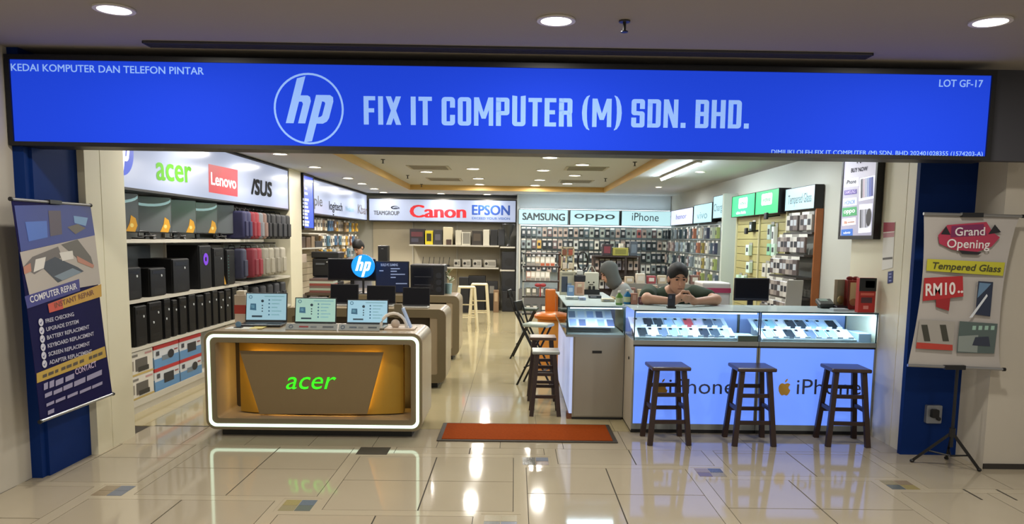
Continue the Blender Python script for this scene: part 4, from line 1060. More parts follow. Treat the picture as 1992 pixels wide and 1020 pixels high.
L_([(38, 491), (184, 458), (195, 553), (57, 577)], '#a49b92')
L_([(44, 520), (62, 500), (112, 480), (120, 500), (66, 534)], '#5f5854', .003); L_([(118, 476), (150, 466), (176, 500), (182, 520), (160, 512)], '#57524a', .003)
L_([(76, 515), (106, 500), (150, 520), (162, 528), (112, 550)], '#2e3440', .0035); L_([(104, 538), (140, 522), (158, 530), (120, 546)], '#6e7c88', .004)
L_([(68, 505), (88, 500), (84, 522), (64, 530)], '#c9c4bc', .004); L_([(114, 492), (140, 488), (142, 504), (120, 508)], '#c9c4bc', .004)
L_([(44, 520), (58, 512), (60, 528), (46, 534)], '#a8705a', .004); L_([(148, 498), (182, 516), (180, 522), (150, 510)], '#a8705a', .004)
L_([(47, 577), (153, 543), (155, 566), (52, 601)], '#2c2a74', .003)
tpx(t, 'COMPUTER REPAIR', LB, (58, 590), (149, 562), 12, M('#d2d0d4', .5), off=.0045, bold=.015)
L_([(92, 592), (196, 553), (197, 577), (95, 609)], '#b48a2c', .003); L_([(92, 592), (120, 582), (122, 601), (95, 609)], '#b84432', .0036)
tpx(t, 'INSTANT REPAIR', LB, (106, 600), (182, 573), 10, M('#6a3a20', .5), off=.0046, bold=.015)
for k, (s, x1, dy) in enumerate((('FREE CHECKING', 143, 14), ('UPGRADE SYSTEM', 152, 16), ('BATTERY REPLACEMENT', 173, 22), ('KEYBOARD REPLACEMENT', 182, 25), ('SCREEN REPLACEMENT', 174, 22), ('ADAPTER REPLACEMENT', 178, 23))):
    y0 = 629+k*16.2; x0 = 88+k*1.4
    tpx(t, s, LB, (x0, y0), (x1, y0-dy), 7.5, M('#b4b2c4', .5), off=.004, bold=.015)
    c = LB.px(x0-9.5, y0-1.5); patch(t, 'check_dot', LB, disc(c, .023, 14), M('#c2c0cc', .5), .004)
    patch(t, 'check_mark', LB, [(c[0]-.016, c[1]+.002), (c[0]-.004, c[1]-.012), (c[0]+.018, c[1]+.014), (c[0]-.004, c[1]-.003)], M('#2a2a66', .5), .005)
L_([(70, 727), (203, 674), (206, 695), (71, 746)], '#b0913c', .003)
for x0, x1 in ((82, 90), (93, 103), (106, 112), (118, 126), (128, 138), (141, 150), (154, 162), (172, 178), (180, 188), (190, 198)):
    s_ = -.395; L_([(x0, 736+(x0-82)*s_), (x1, 736+(x1-82)*s_), (x1, 730+(x1-82)*s_), (x0, 730+(x0-82)*s_)], '#4c4034', .0045, 'text_mark')
tpx(t, 'CONTACT', LB, (146, 730), (187, 713), 11, M('#b7a3c2', .5), off=.004, bold=.02)
for (x0, x1, y, hgt) in ((84, 92, 760, 13), (95, 104, 756, 13), (107, 122, 752, 11), (126, 143, 744, 10), (86, 100, 775, 8), (103, 120, 769, 8), (122, 140, 761, 9), (143, 165, 753, 10), (168, 197, 742, 10), (89, 104, 792, 6), (107, 126, 785, 6), (130, 150, 776, 6), (154, 176, 767, 6), (178, 198, 757, 6), (92, 104, 808, 8)):
    s_ = -.44; d = (x1-x0)*s_; L_([(x0, y), (x1, y+d), (x1, y+d-hgt), (x0, y-hgt)], '#8f8aa6', .004, 'text_mark')
# right: tripod banner
BY = 4.95
RB = Plane((0, BY, 0), (1, 0, 0), (0, 0, 1))
t = thing('promo_banner', 'white grand opening banner on a black tripod by the right blue pillar', 'banner', (2.94, 5.05, 0))
SHEET = mat('banner_white', '#a9a49f', .5, var=.05, scale=5)
TL, TR, BL, BR = RB.px(1799, 416), RB.px(1986, 421), RB.px(1768, 711), RB.px(1949, 719)
N = 14; V = []; Fs = []
for j in range(N+1):
    v = j/N
    la = (TL[0]+(BL[0]-TL[0])*v+.035*math.sin(v*math.pi)*(1-v*.2), TL[1]+(BL[1]-TL[1])*v); ra = (TR[0]+(BR[0]-TR[0])*v-.055*math.sin(v*math.pi)**.7 if 0 < v < 1 else TR[0]+(BR[0]-TR[0])*v, TR[1]+(BR[1]-TR[1])*v)
    for i in range(7):
        u = i/6; off = 0.012*math.sin(v*math.pi)*math.cos(u*math.pi*2)
        V.append(tuple(RB.pt(la[0]+(ra[0]-la[0])*u, la[1]+(ra[1]-la[1])*u, -.012+off*.4)))
for j in range(N):
    for i in range(6): k = j*7+i; Fs.append((k, k+7, k+8, k+1))
part(t, 'sheet', (V, Fs), SHEET, True)
for A, B in ((TL, TR), (BL, BR)):
    part(t, 'rod', cyl(RB.pt(A[0]-.008, A[1], 0), RB.pt(B[0]+.008, B[1], 0), .010), ROD)
    part(t, 'rod_cap', cyl(RB.pt(B[0]+.004, B[1], 0), RB.pt(B[0]+.022, B[1], 0), .012), BLACK)
    mx = ((A[0]+B[0])/2, (A[1]+B[1])/2); part(t, 'clip', box(mx[0]-.075+(-.0), mx[0]+.06, BY-.016, BY+.014, mx[1]-.014, mx[1]+.014), BLACK)
part(t, 'pole', cyl((2.935, BY+.06, .16), (2.935, BY+.06, 1.71), .011), BLACK)
hub = Vector((2.935, BY+.06, .26))
part(t, 'hub', cyl(hub-Vector((0, 0, .03)), hub+Vector((0, 0, .03)), .02), BLACK)
for q in ((2.775, 5.19, .0), (3.125, 4.99, 0), (3.06, 5.27, 0)):
    q = Vector(q)+Vector((0, 0, .012)); part(t, 'leg', beam(hub, q, .018, .014, (0, 0, 1)), BLACK); part(t, 'foot_cap', ell(q, (.016, .016, .012), 8, 5), BLACK)
    part(t, 'brace', cyl((2.935, BY+.06, .10), hub.lerp(q, .62), .006, n=6), BLACK)
R_ = lambda pts, hx, off=.004, nm='print_area': ppx(t, nm, RB, pts, M(hx, .5), off)
R_([(1842, 438), (1918, 432), (1930, 452), (1944, 462), (1928, 480), (1896, 492), (1852, 486), (1826, 474), (1824, 458)], '#a02d48', .006)
R_([(1850, 440), (1912, 436), (1918, 458), (1848, 462)], '#6d1f4c', .0075)
R_([(1829, 456), (1839, 440), (1848, 457)], '#16141a', .008); R_([(1921, 456), (1934, 437), (1946, 452)], '#16141a', .008); R_([(1864, 487), (1908, 491), (1902, 496), (1870, 494)], '#1a161c', .008)
tpx(t, 'Grand', RB, (1856, 459), (1914, 458), 16, M('#d6d0d0', .5), off=.010, bold=.012); tpx(t, 'Opening', RB, (1840, 482), (1923, 484), 17, M('#d6d0d0', .5), off=.010, bold=.012)
R_([(1801, 527), (1950, 537), (1954, 511), (1803, 504)], '#b2ae2c', .006); tpx(t, 'Tempered Glass', RB, (1812, 523), (1945, 530), 13, M('#3a3a20', .5), off=.009, bold=.015, shear=.15)
R_([(1794, 586), (1873, 577), (1872, 537), (1797, 541)], '#a32226', .006); R_([(1820, 583), (1848, 579), (1845, 605), (1820, 597)], '#8d1a1f', .0055)
tpx(t, 'RM10', RB, (1799, 576), (1857, 573), 24, M('#d8cfcc', .5), off=.009, bold=.025); tpx(t, '..', RB, (1861, 570), (1872, 570), 20, M('#d8cfcc', .5), off=.009, bold=.03)
R_([(1896, 612), (1925, 616), (1931, 549), (1902, 547)], '#202a40', .006, 'phone_print'); R_([(1900, 580), (1918, 562), (1927, 552), (1904, 550)], '#5c7a98', .0075, 'phone_print'); R_([(1884, 618), (1918, 572), (1920, 576), (1890, 618)], '#c9cfd6', .008)
for a in (disc(RB.px(1897, 580), .05, 4, .11),): part(t, 'glass_print', ring(RB, rrect(RB.px(1892, 612)[0], RB.px(1892, 612)[0]+.075, RB.px(1892, 612)[1], RB.px(1892, 549)[1], .012), rrect(RB.px(1892, 612)[0]+.003, RB.px(1892, 612)[0]+.072, RB.px(1892, 612)[1]+.003, RB.px(1892, 549)[1]-.003, .01), .005, .0055), M('#7f8286', .4))
R_([(1781, 678), (1852, 682), (1857, 626), (1788, 622)], '#97938c', .005); R_([(1781, 678), (1852, 682), (1852, 671), (1782, 666)], '#a8382c', .0065)
for x in (1797, 1833): R_([(x, 664), (x+12, 664), (x+6, 632), (x-6, 632)], '#38382f', .0065, 'phone_print')
R_([(1860, 686), (1933, 688), (1940, 630), (1866, 625)], '#4c5a58', .005); R_([(1862, 684), (1900, 686), (1902, 652), (1864, 654)], '#7f8884', .0062); R_([(1890, 672), (1925, 674), (1922, 655), (1896, 656)], '#2a3040', .0072)
for x in (1890, 1902, 1914, 1926): R_([(x, 642), (x+7, 642), (x+8, 634), (x+1, 634)], '#8fb0a2', .0062)

# ================================================================== LEFT WALL SHELVING
SHW = mat('white_shelf_laminate', '#c8c3b6', .4, var=.02)
SLAT = mat('grey_back_panel', '#9b9c98', .5, var=.04)
XW, XF = -3.52, -3.15
t = thing('shelving_unit', 'long white shelving along the left wall under the brand sign', 'shelf', (-3.33, 8.5, 0))
part(t, 'back_panel', box(XW, XW+.015, 6.2, 10.86, .06, 1.855), SLAT)
part(t, 'plinth', box(XW, XF-.01, 6.2, 10.86, 0, .06), SHW)
for z, y1 in ((1.455, 9.75), (.955, 10.86), (.555, 10.86)):
    part(t, 'shelf_board', box(XW, XF, 6.2, y1, z-.03, z), SHW)
for y in (6.2, 7.75, 9.3): part(t, 'upright', box(XW+.015, XW+.04, y, y+.02, .06, 1.855), SHW)
part(t, 'end_panel', box(XW, XF, 6.17, 6.2, 0, 1.855), JAMB)

def wall_monitor(y, rz, w, h, z, label, art, sticker):
    t = thing('monitor', label, 'monitor', (-3.33, y, z), 'monitors on the top left shelf', rz)   # local: screen faces +x
    lpart(t, 'foot', rbox(-.09, .09, -.11, .11, 0, .012, .005), BLACK); lpart(t, 'neck', box(-.03, -.008, -.022, .022, .012, .1), BLACK)
    bz = lpart(t, 'bezel', rbox(-.01, .012, -w/2, w/2, .055, .055+h, .006), LBLK)
    P = Plane((.0125, 0, 0), (0, 1, 0), (0, 0, 1))
    a0, a1, b0, b1 = -w/2+.01, w/2-.01, .067, .055+h-.01
    lpart(bz, 'screen', prism(P, lq(a0, b0, a1, b1), -.001, .0005), mat('reflection_grey_screen', '#5c6064', .15))  # grey base carries the reflection of the bright surroundings
    if art:
        ar = [(a0+(a1-a0)*(.5+.52*math.cos(u)), b1-.22*(b1-b0)*(math.sin(u))-.005) for u in [math.pi*i/12 for i in range(13)]]
        ar = [(max(a0, min(a1, x)), z_) for x, z_ in ar]
        lpart(bz, 'screen_art', (lambda L: ([tuple(P.pt(a, b+.012, .001)) for a, b in L]+[tuple(P.pt(a, b-.012, .001)) for a, b in L[::-1]], [tuple(range(2*len(L)))]))(ar), M('#9fc6cc', .3, emit=.25))
    if sticker:
        lpart(bz, 'yellow_sticker', prism(P, [(a1-.13, b0+.0), (a1-.04, b0-.004), (a1-.015, b0+.05), (a1-.03, b0+.11), (a1-.075, b0+.135), (a1-.09, b0+.07)], .001, .003), M('#d29a22', .5), label='yellow round price sticker')
        lpart(bz, 'sticker_print', prism(P, disc((a1-.07, b0+.05), .018, 10), .003, .0036), M('#e8d27a', .5))
    return t
for k, (y, w, art, st) in enumerate(((6.45, .52, True, True), (7.08, .52, True, True), (7.66, .5, False, True), (8.2, .52, True, True), (8.72, .5, False, False))):
    wall_monitor(y, -.42, w, .335, 1.455, 'black monitor on the top left shelf, %s from the entrance' % ORD[k], art, st)
for k, y in enumerate((6.78, 7.4, 8.45)):
    t = thing('cable_loop', 'black power cable coiled on the top left shelf, %s one' % ('first', 'second', 'third')[k], 'cable', (-3.24, y, 1.455), 'cables on the top shelf')
    part(t, 'cord', tube([(-3.2+.05*math.cos(u), y+.12*math.sin(u), 1.462+.012*u/3+(.05 if 2 < u < 4 else 0)) for u in [i*.45 for i in range(20)]], .006, 6), BLACK, True)
    part(t, 'plug', rbox(-3.22, -3.18, y+.08, y+.13, 1.455, 1.48, .006), BLACK)

def bag(t_name, label, cat, loc, w, d, h, colr, group, rz=0.0, strap=None):
    """hanging laptop bag: w along local y (thickness), d across x, h tall; top at local z=0"""
    t = thing(t_name, label, cat, loc, group, rz)
    bd = lpart(t, 'body', rbox(-d/2, d/2, -w/2, w/2, -h, -.05, min(w, .07)*.42, 3), mat('bag_%s' % colr.strip('#'), colr, .7, var=.2, scale=15), True)
    lpart(bd, 'pocket', rbox(d/2-.012, d/2+.018, -w*.32, w*.32, -h*.92, -h*.45, .008), mat('bag_%s' % colr.strip('#'), colr, .7))
    lpart(t, 'handle', tube([(-.04, 0, -.055), (-.03, 0, -.02), (.03, 0, -.02), (.04, 0, -.055)], .007, 6), M(strap or '#1a1a1e', .6), True)
    lpart(t, 'hook', tube([(-.1, 0, 0), (0, 0, 0), (.0, 0, -.022)], .003, 5), ROD)
    return t
BG1 = [(8.98, '#23244a'), (9.12, '#2e2f52'), (9.27, '#7d2230'), (9.41, '#93303a'), (9.56, '#7d8086'), (9.70, '#8a6f66'), (9.84, '#25262c'), (10.02, '#17181c'), (10.24, '#1d1e24'), (10.46, '#26282e'), (10.66, '#16171b')]
for k, (y, cc) in enumerate(BG1):
    bag('laptop_bag', 'hanging laptop bag in the upper left row, %s from the monitors' % ORD[k], 'bag', (-3.25, y, 1.83), .12 if k < 7 else .2, .30, .37, cc, 'laptop bags on the upper rail', strap='#a4a4a6' if k in (0, 1, 2, 3) else None)
BG2 = [(8.92, '#2b2e44'), (9.30, '#74202e'), (9.46, '#8a2a36'), (9.70, '#8b8678'), (9.92, '#9c9686'), (10.16, '#8f8a7c'), (10.42, '#a59f90')]
for k, (y, cc) in enumerate(BG2):
    bag('laptop_bag', 'hanging laptop bag in the lower left row, %s from the computer cases' % ORD[k], 'bag', (-3.25, y, 1.40), .15 if k < 3 else .19, .3, .40, cc, 'laptop bags on the lower rail', strap='#c9c9c4' if k > 2 else None)
t = thing('hanging_rail', 'dark steel rail for the bags under the left sign', 'rail', (-3.36, 9.8, 1.83)); part(t, 'bar', box(-3.37, -3.345, 8.9, 10.86, 1.823, 1.838), BLACK)
for y in (8.95, 10.8): part(t, 'bracket', box(-3.51, -3.345, y, y+.02, 1.82, 1.84), BLACK)
t = thing('hanging_rail', 'dark steel rail for the bags below the top shelf', 'rail', (-3.36, 9.8, 1.40)); part(t, 'bar', box(-3.37, -3.345, 8.85, 10.86, 1.393, 1.408), BLACK)
for y in (8.9, 10.8): part(t, 'bracket', box(-3.51, -3.345, y, y+.02, 1.39, 1.41), BLACK)

def tower(label, y, z, w, h, d, group, dots=1, x=None, glow=None, silver=False, rz=0.0):
    t = thing('computer_tower', label, 'computer', (x or XF-.015, y, z), group, rz)    # local: front face at x=0 looking +x
    lpart(t, 'case', rbox(-d, 0, -w/2, w/2, 0, h, .006), mat('tower_case', '#0b0c0e', .5, var=.1, spec=.3))
    fp = lpart(t, 'front_panel', rbox(-.002, .012, -w/2+.004, w/2-.004, .006, h-.006, .005), mat('tower_front', '#101114', .4, spec=.3))
    lpart(fp, 'drive_bay', box(.0115, .0135, -w*.36, w*.36, h*.8, h*.9), M('#0b0c0e', .3))
    for s in range(dots):
        u = (.72, .5, .3)[s % 3]
        lpart(fp, 'power_button', cyl((.012, w*.2*(-1)**s, h*u), (.0155, w*.2*(-1)**s, h*u), .011, n=10), M('#c9cfd2', .3), label='round silver button')
    for s in range(4): lpart(fp, 'vent_slot', box(.0115, .013, -w*.3, w*.3, h*.08+s*.014, h*.08+s*.014+.006), M('#060607', .5))
    if glow:
        P = Plane((.0135, 0, 0), (0, 1, 0), (0, 0, 1))
        lpart(fp, 'fan_ring', ring(P, disc((0, h*.68), .062, 24), disc((0, h*.68), .024, 24), 0, .002), M(glow, .4, emit=.5))
        lpart(fp, 'fan_hub', prism(P, disc((0, h*.68), .018, 14), 0, .003), BLACK)
    return t
# lower shelf row of office towers
ys = 6.42; k = 0
for w, dt in ((.2, 1), (.24, 2), (.13, 2), (.10, 1), (.16, 1), (.16, 1), (.16, 1), (.14, 1), (.14, 1), (.14, 2), (.15, 2), (.15, 1), (.15, 1), (.14, 2)):
    tower('black office computer tower on the lower left shelf, %s from the entrance' % ORD[k], ys+w/2, .555, w, .345+.012*((k*7) % 3), .30, 'office towers on the lower shelf', dt)
    ys += w+.045; k += 1
# middle shelf
mid_t = [(6.42, .26, .27, 1, None), (6.86, .3, .25, 1, None), (7.34, .36, .32, 1, None), (7.92, .30, .44, 0, '#6a30c0'), (8.28, .28, .41, 1, None), (8.62, .24, .39, 0, None)]
for k, (y, w, h, dt, gl) in enumerate(mid_t):
    tt = tower('black computer case on the middle left shelf, %s from the entrance%s' % (ORD[k], ', purple fan' if gl else ''), y, .955, w, h, .32, 'computer cases on the middle shelf', dt, None, gl)
    if k == 5:
        for s in range(9): lpart(tt, 'light_dots', box(.0135, .015, -.09, -.09+.02+.03*((s*5) % 5), .06+s*.032, .066+s*.032), M('#3f7f78', .4, emit=.25))
for k, (y, w) in enumerate(((6.64, .5), (7.12, .6))):
    t = thing('monitor', 'large dark monitor leaning behind the middle shelf cases, %s one' % ('nearer', 'farther')[k], 'monitor', (-3.47, y, .955))
    part(t, 'panel', rbox(-3.495, -3.475, y-w/2, y+w/2, .97, 1.40, .006), LBLK); part(t, 'screen', box(-3.475, -3.472, y-w/2+.015, y+w/2-.015, .99, 1.385), mat('reflection_grey_screen', '#5c6064', .15)); part(t, 'foot', rbox(-3.50, -3.44, y-.1, y+.1, .955, .97, .004), BLACK)
t = thing('tag', 'yellow round sale tag on the middle left shelf by the last case', 'tag', (-3.16, 8.46, .955)); part(t, 'foot', rbox(-3.2, -3.14, 8.40, 8.52, .955, .965, .003), BLACK); part(t, 'card', xf(box(-.003, .003, -.05, .05, 0, .10), Matrix.Translation((-3.17, 8.46, .965)) @ Matrix.Rotation(-.2, 4, 'Y')), M('#cf9a30', .5))
# dark laptops & bits on the lower shelf, far end
for k, y in enumerate((9.4, 9.68, 9.96, 10.24, 10.52)):
    bag('laptop_bag', 'black sleeve bag standing far along the lower left shelf, %s one' % ORD[k], 'bag', (-3.28, y, .93), .22, .28, .36, ('#17181c', '#1f2128', '#14151a', '#20222a', '#181a20')[k], 'black sleeve bags on the lower shelf')
# printer cartons on the plinth -------------------------------------
def carton(label, y0, y1, z0, z1, style):
    t = thing('printer_box', label, 'box', (-3.3, (y0+y1)/2, z0), 'printer cartons under the left shelves')
    x0, x1 = -3.5, -3.165
    base = '#d2cdc2' if style == 'w' else '#c9cdd2'
    t = part(t, 'carton', rbox(x0, x1, y0, y1, z0, z1, .004), M(base, .5))
    P = Plane((x1, 0, 0), (0, 1, 0), (0, 0, 1)); N_ = Plane((0, y0, 0), (1, 0, 0), (0, 0, 1))
    h = z1-z0; w = y1-y0
    Q = lambda u0, v0, u1, v1: lq(y0+w*u0, z0+h*v0, y0+w*u1, z0+h*v1)
    if style == 'w':
        patch(t, 'gold_band', P, Q(0, .02, 1, .1), M('#b9a05c', .5)); patch(t, 'picture', P, Q(.25, .2, .75, .7), M('#57534e', .5)); patch(t, 'picture', P, Q(.35, .15, .8, .35), M('#2c2a28', .5), .003); patch(t, 'picture', P, Q(.08, .25, .18, .65), M('#8d857a', .5)); patch(t, 'text_line', P, Q(.05, .8, .35, .9), M('#77736c', .5)); patch(t, 'text_line', P, Q(.65, .82, .95, .9), M('#b98a88', .5))
    else:
        part(t, 'red_band', box(x0-.001, x1+.0015, y0-.0015, y1+.001, z1-h*.16, z1+.0015), M('#b3292c', .5))
        patch(t, 'blue_area', P, Q(0, 0, 1, .42), M('#5d8dbb', .5)); patch(t, 'blue_area', N_, lq(x0, z0, x1, z0+h*.5), M('#4f7fa8', .5), .002)
        if style == 'a': patch(t, 'picture', P, Q(.35, .25, .75, .68), M('#2a2b30', .5), .003)
        else: patch(t, 'picture', P, Q(.3, .28, .6, .5), M('#6d7a86', .5), .003); patch(t, 'picture', P, disc((y0+w*.66, z0+h*.48), w*.13, 14, h*.2), M('#23252b', .5), .004)
        patch(t, 'picture', P, Q(.08, .55, .2, .75), M('#3c3f48', .5), .003); patch(t, 'text_line', P, Q(.8, .6, .95, .66), M('#8f3a3c', .5), .003)
t_ = thing('low_platform', 'low white platform under the printer cartons', 'platform', (-3.33, 7.2, .06)); part(t_, 'board', box(-3.5, -3.155, 6.22, 8.4, .06, .11), SHW); part(t_, 'front_lip', box(-3.155, -3.15, 6.22, 8.4, .06, .115), SHW)
carton('white printer carton with brown picture, lower of the nearest pair', 6.30, 6.72, .11, .31, 'w'); carton('white printer carton with brown picture, upper of the nearest pair', 6.30, 6.72, .31, .515, 'w')
carton('red and blue printer carton, lower left of the stacked four', 6.74, 7.24, .11, .315, 'a'); carton('red and blue printer carton, upper left of the stacked four', 6.74, 7.24, .315, .515, 'b')
carton('red and blue printer carton, lower right of the stacked four', 7.26, 7.76, .11, .315, 'b'); carton('red and blue printer carton, upper right of the stacked four', 7.26, 7.76, .315, .515, 'a')

# ================================================================== LEFT WALL, FAR BAY (hanging accessories)
SLW = mat('slatwall_beige', '#b7a98e', .5, var=.03)
t = thing('slatwall', 'beige slatwall with hanging gadget packs deep on the left', 'shelf', (-3.45, 14, .4))
for k in range(12): part(t, 'slat', box(-3.52, -3.49, 11.5, 16.5, .55+k*.107, .55+k*.107+.1), SLW)
for z in (1.555, 1.325): part(t, 'shelf_board', box(-3.49, -3.2, 11.6, 13.2, z-.02, z), SHW)
part(t, 'base_cabinet', box(-3.52, -3.15, 11.5, 16.5, 0, .55), M('#3a302a', .5))
PACKC = ['#9a7f5c', '#c9c2b4', '#6f5238', '#d3cdc0', '#b4ab9a', '#5b7f92', '#4a6f94', '#2e2a28', '#e0dcd2', '#8f8576', '#c49a3c', '#7a4a2c', '#a9b0b4', '#d8d0b8']
pack_proto = {}
def pack(loc, rz, w, h, colr, label, group, depth=.025, name='hanging_pack', cat='package', tilt=0.0):
    key = (colr, round(w, 3), round(h, 3), depth, name)
    if key not in pack_proto:
        p = thing(name, label, cat, (0, 0, 0), group)        # hangs down from local z=0, front at -y
        pk = lpart(p, 'pack', rbox(-w/2, w/2, -depth, 0, -h, -h*.16, .004, 1), M(colr, .35))
        lpart(p, 'header_card', box(-w/2, w/2, -.003, 0, -h*.18, 0), M('#d9d5ca' if sum(lin(colr)[:3]) < .9 else '#8f8b84', .5))
        pr = Plane((0, -depth, 0), (1, 0, 0), (0, 0, 1))
        patch(pk, 'print', pr, lq(-w*.3, -h*.72, w*.3, -h*.4), M('#2c2e34' if sum(lin(colr)[:3]) > .5 else '#b9bcc0', .4), .001, lpart)
        pack_proto[key] = p; r = p
    else: r = dup(pack_proto[key], (0, 0, 0), None, label, group)
    r.location = loc; r.rotation_euler = (tilt, 0, rz)
rg = random.Random(3)
for row, z in enumerate((1.815, 1.55, 1.31)):
    y = 12.2 if row == 0 else 13.3
    k = 0
    while y < 16.3:
        cc = rg.choice(PACKC[:4] if y < 13.3 else PACKC)
        pack((-3.34+rg.uniform(-.03, .05), y, z), math.pi/2, .13, .2+.02*rg.random(), cc, 'gadget pack, %s from left in the %s row of the far left slatwall' % (ORD[k], ('top', 'middle', 'bottom')[row]), 'gadget packs, %s row' % ('top', 'middle', 'bottom')[row], .04)
        y += .16; k += 1
for k, (y0, y1, z0, h, cc) in enumerate(((11.65, 11.95, 1.325, .17, '#4a3a2c'), (12.0, 12.25, 1.325, .16, '#5b452f'), (12.3, 12.5, 1.325, .18, '#7d6a50'), (12.55, 13.0, 1.325, .1, '#2a2c30'), (11.65, 12.0, 1.1, .13, '#b9a898'))):
    smallbox('gadget_box', 'small gadget box on the far left shelves, %s from the partition' % ORD[k], 'box', -3.47, -3.22, y0, y1, z0, z0+h, cc, group='gadget boxes far left')
# printer desk in front of the slatwall
t = thing('side_table', 'low dark table holding the large black printer', 'table', (-2.95, 12.4, 0))
part(t, 'top', rbox(-3.14, -2.2, 11.55, 12.9, .62, .66, .006), M('#4a3c30', .5))
for x in (-3.12, -2.24):
    for y in (11.6, 12.82): part(t, 'leg', box(x, x+.04, y, y+.04, 0, .62), BLACK)
a = AT(607, 490, 12.0); b = AT(658, 545, 12.0)
t = thing('office_printer', 'large black office printer deep on the left', 'printer', ((a.x+b.x)/2, 12.2, .66))
part(t, 'body', rbox(a.x, b.x, 12.0, 12.4, .66+.22, a.z-.1, .02), LBLK); part(t, 'scanner_lid', rbox(a.x-.01, b.x+.01, 11.98, 12.42, a.z-.095, a.z, .015), DARK); part(t, 'paper_tray', rbox(a.x+.03, b.x-.03, 11.9, 12.3, .80, .88, .01), M('#23252a', .4)); part(t, 'base', rbox(a.x, b.x, 12.0, 12.4, .66, .80, .01), LBLK)
part(t, 'paper', box(b.x-.16, b.x+.02, 11.92, 12.2, a.z-.16, a.z-.145), M('#d9d9d4', .6)); part(t, 'control_panel', box(a.x+.06, a.x+.2, 11.975, 11.98, a.z-.2, a.z-.17), M('#5d6268', .4))
for k in range(6):
    z = .66+k*.035
    smallbox('flat_box', 'flat gadget carton stacked left of the printer, %s from the bottom' % ORD[k], 'box', -3.08, -2.72, 11.6, 11.88, z, z+.034, ('#7a4a44', '#9aa89a', '#6f5a54', '#8a4038', '#a8b0a4', '#5e4a46')[k], group='flat cartons by the printer', r=.002)
a = AT(735, 478, 14.0); 
t = thing('speaker_column', 'tall black speaker column in front of the beige back wall', 'speaker', (a.x+.12, 14.1, 0))
b = AT(754, 510, 14.0)
part(t, 'cabinet', rbox(a.x, b.x, 14.0, 14.25, 0, a.z, .01), LBLK); part(t, 'grille', box(a.x+.015, b.x-.015, 13.996, 14.0, .1, a.z-.03), M('#0a0b0d', .8)); part(t, 'badge', box(a.x+.06, a.x+.1, 13.993, 13.997, a.z-.06, a.z-.05), M('#6d7074', .4))

# ================================================================== BACK WALL SHELVES
BK = mat('back_wall_beige', '#c6bca4', .55, var=.03)
t = thing('back_shelving', 'white shelving on the back wall under the printer brand sign', 'shelf', (-1.2, 16.8, 0))
part(t, 'back_panel', box(-3.1, -.30, 16.97, 17.0, 0, 1.84), BK)
for z, x0, x1, y0 in ((1.365, -2.22, -.34, 16.3), (.90, -1.55, -.34, 16.3), (1.345, -.31, .0, 16.15), (.865, -.31, .0, 16.15)):
    part(t, 'shelf_board', box(x0, x1, y0, 16.97, z-.03, z), SHW)
for x in (-2.24, -1.28, -.34): part(t, 'upright', box(x, x+.02, 16.93, 16.97, 0, 1.84), SHW)
def back_box(p0, p1, pyt, z0, label, cc, bands=(), y=16.4, d=.3, name='product_box', cat='box'):
    u = AT(p0, pyt, y); v = AT(p1, pyt, y); return smallbox(name, label, cat, u.x, v.x, y, y+d, z0, u.z, cc, bands, group='goods on the back shelves')
back_box(797, 825, 445, 1.365, 'black carton with red print at the left end of the back shelf', '#241c20', (('print', .1, .9, .5, .8, '#5a2a30'), ('print', .1, .6, .15, .4, '#3d3a48')))
back_box(827, 842, 449, 1.365, 'bright yellow speaker carton on the back shelf', '#c6b41c', (('print', .2, .8, .25, .8, '#2a2610'),))
back_box(843, 860, 447, 1.365, 'charcoal carton right of the yellow one', '#2c2b2e', (('print', .2, .8, .3, .7, '#55535a'),))
back_box(862, 880, 442, 1.365, 'tall cream carton on the back shelf', '#c4ba9c')
back_box(868, 878, 466, 1.365, 'tiny dark gadget lying ahead of the cream carton', '#4a3830', y=16.32, d=.06)
back_box(886, 897, 448, 1.365, 'narrow pale carton on the back shelf', '#bdb7a4'); back_box(898, 915, 452, 1.365, 'cream carton with a grey picture on the back shelf', '#c0bbaa', (('print', .15, .95, .1, .95, '#7f7c72'),))
back_box(918, 938, 449, 1.365, 'dark brown cube carton on the back shelf', '#2c2620', (('print', .15, .85, .3, .8, '#4a4034'),)); back_box(940, 952, 447, 1.365, 'tall off white carton left of the black speakers', '#c6c1b0')
back_box(954, 968, 447, 1.365, 'black bookshelf speaker on the right of the back shelf', '#131418', (('grille', .1, .9, .1, .9, '#0c0c0e'),), name='speaker', cat='speaker'); back_box(969, 982, 446, 1.365, 'second black bookshelf speaker by the wall corner', '#16181c', (('grille', .1, .9, .1, .9, '#22242a'),), y=16.36, name='speaker', cat='speaker')
for k, (p0, p1) in enumerate(((817, 835), (838, 855), (857, 874))):
    u = AT(p0, 505, 16.4); v = AT(p1, 505, 16.4)
    t = thing('wifi_router', 'dark wireless router on the wall ledge behind the tower, %s from left' % ORD[k], 'router', ((u.x+v.x)/2, 16.5, .90), 'routers on the back ledge')
    part(t, 'body', rbox(u.x, v.x, 16.4, 16.6, .90, .94, .01), LBLK)
    for x in (u.x+.03, v.x-.03): part(t, 'antenna', beam((x, 16.58, .92), (x+.02, 16.6, 1.10), .012, .008), BLACK)
t = thing('ledge', 'white ledge for the routers on the back wall', 'shelf', (-1.85, 16.7, .87)); part(t, 'board', box(-2.22, -1.56, 16.3, 16.97, .87, .90), SHW); part(t, 'support', box(-2.2, -1.58, 16.9, 16.97, .75, .87), SHW)
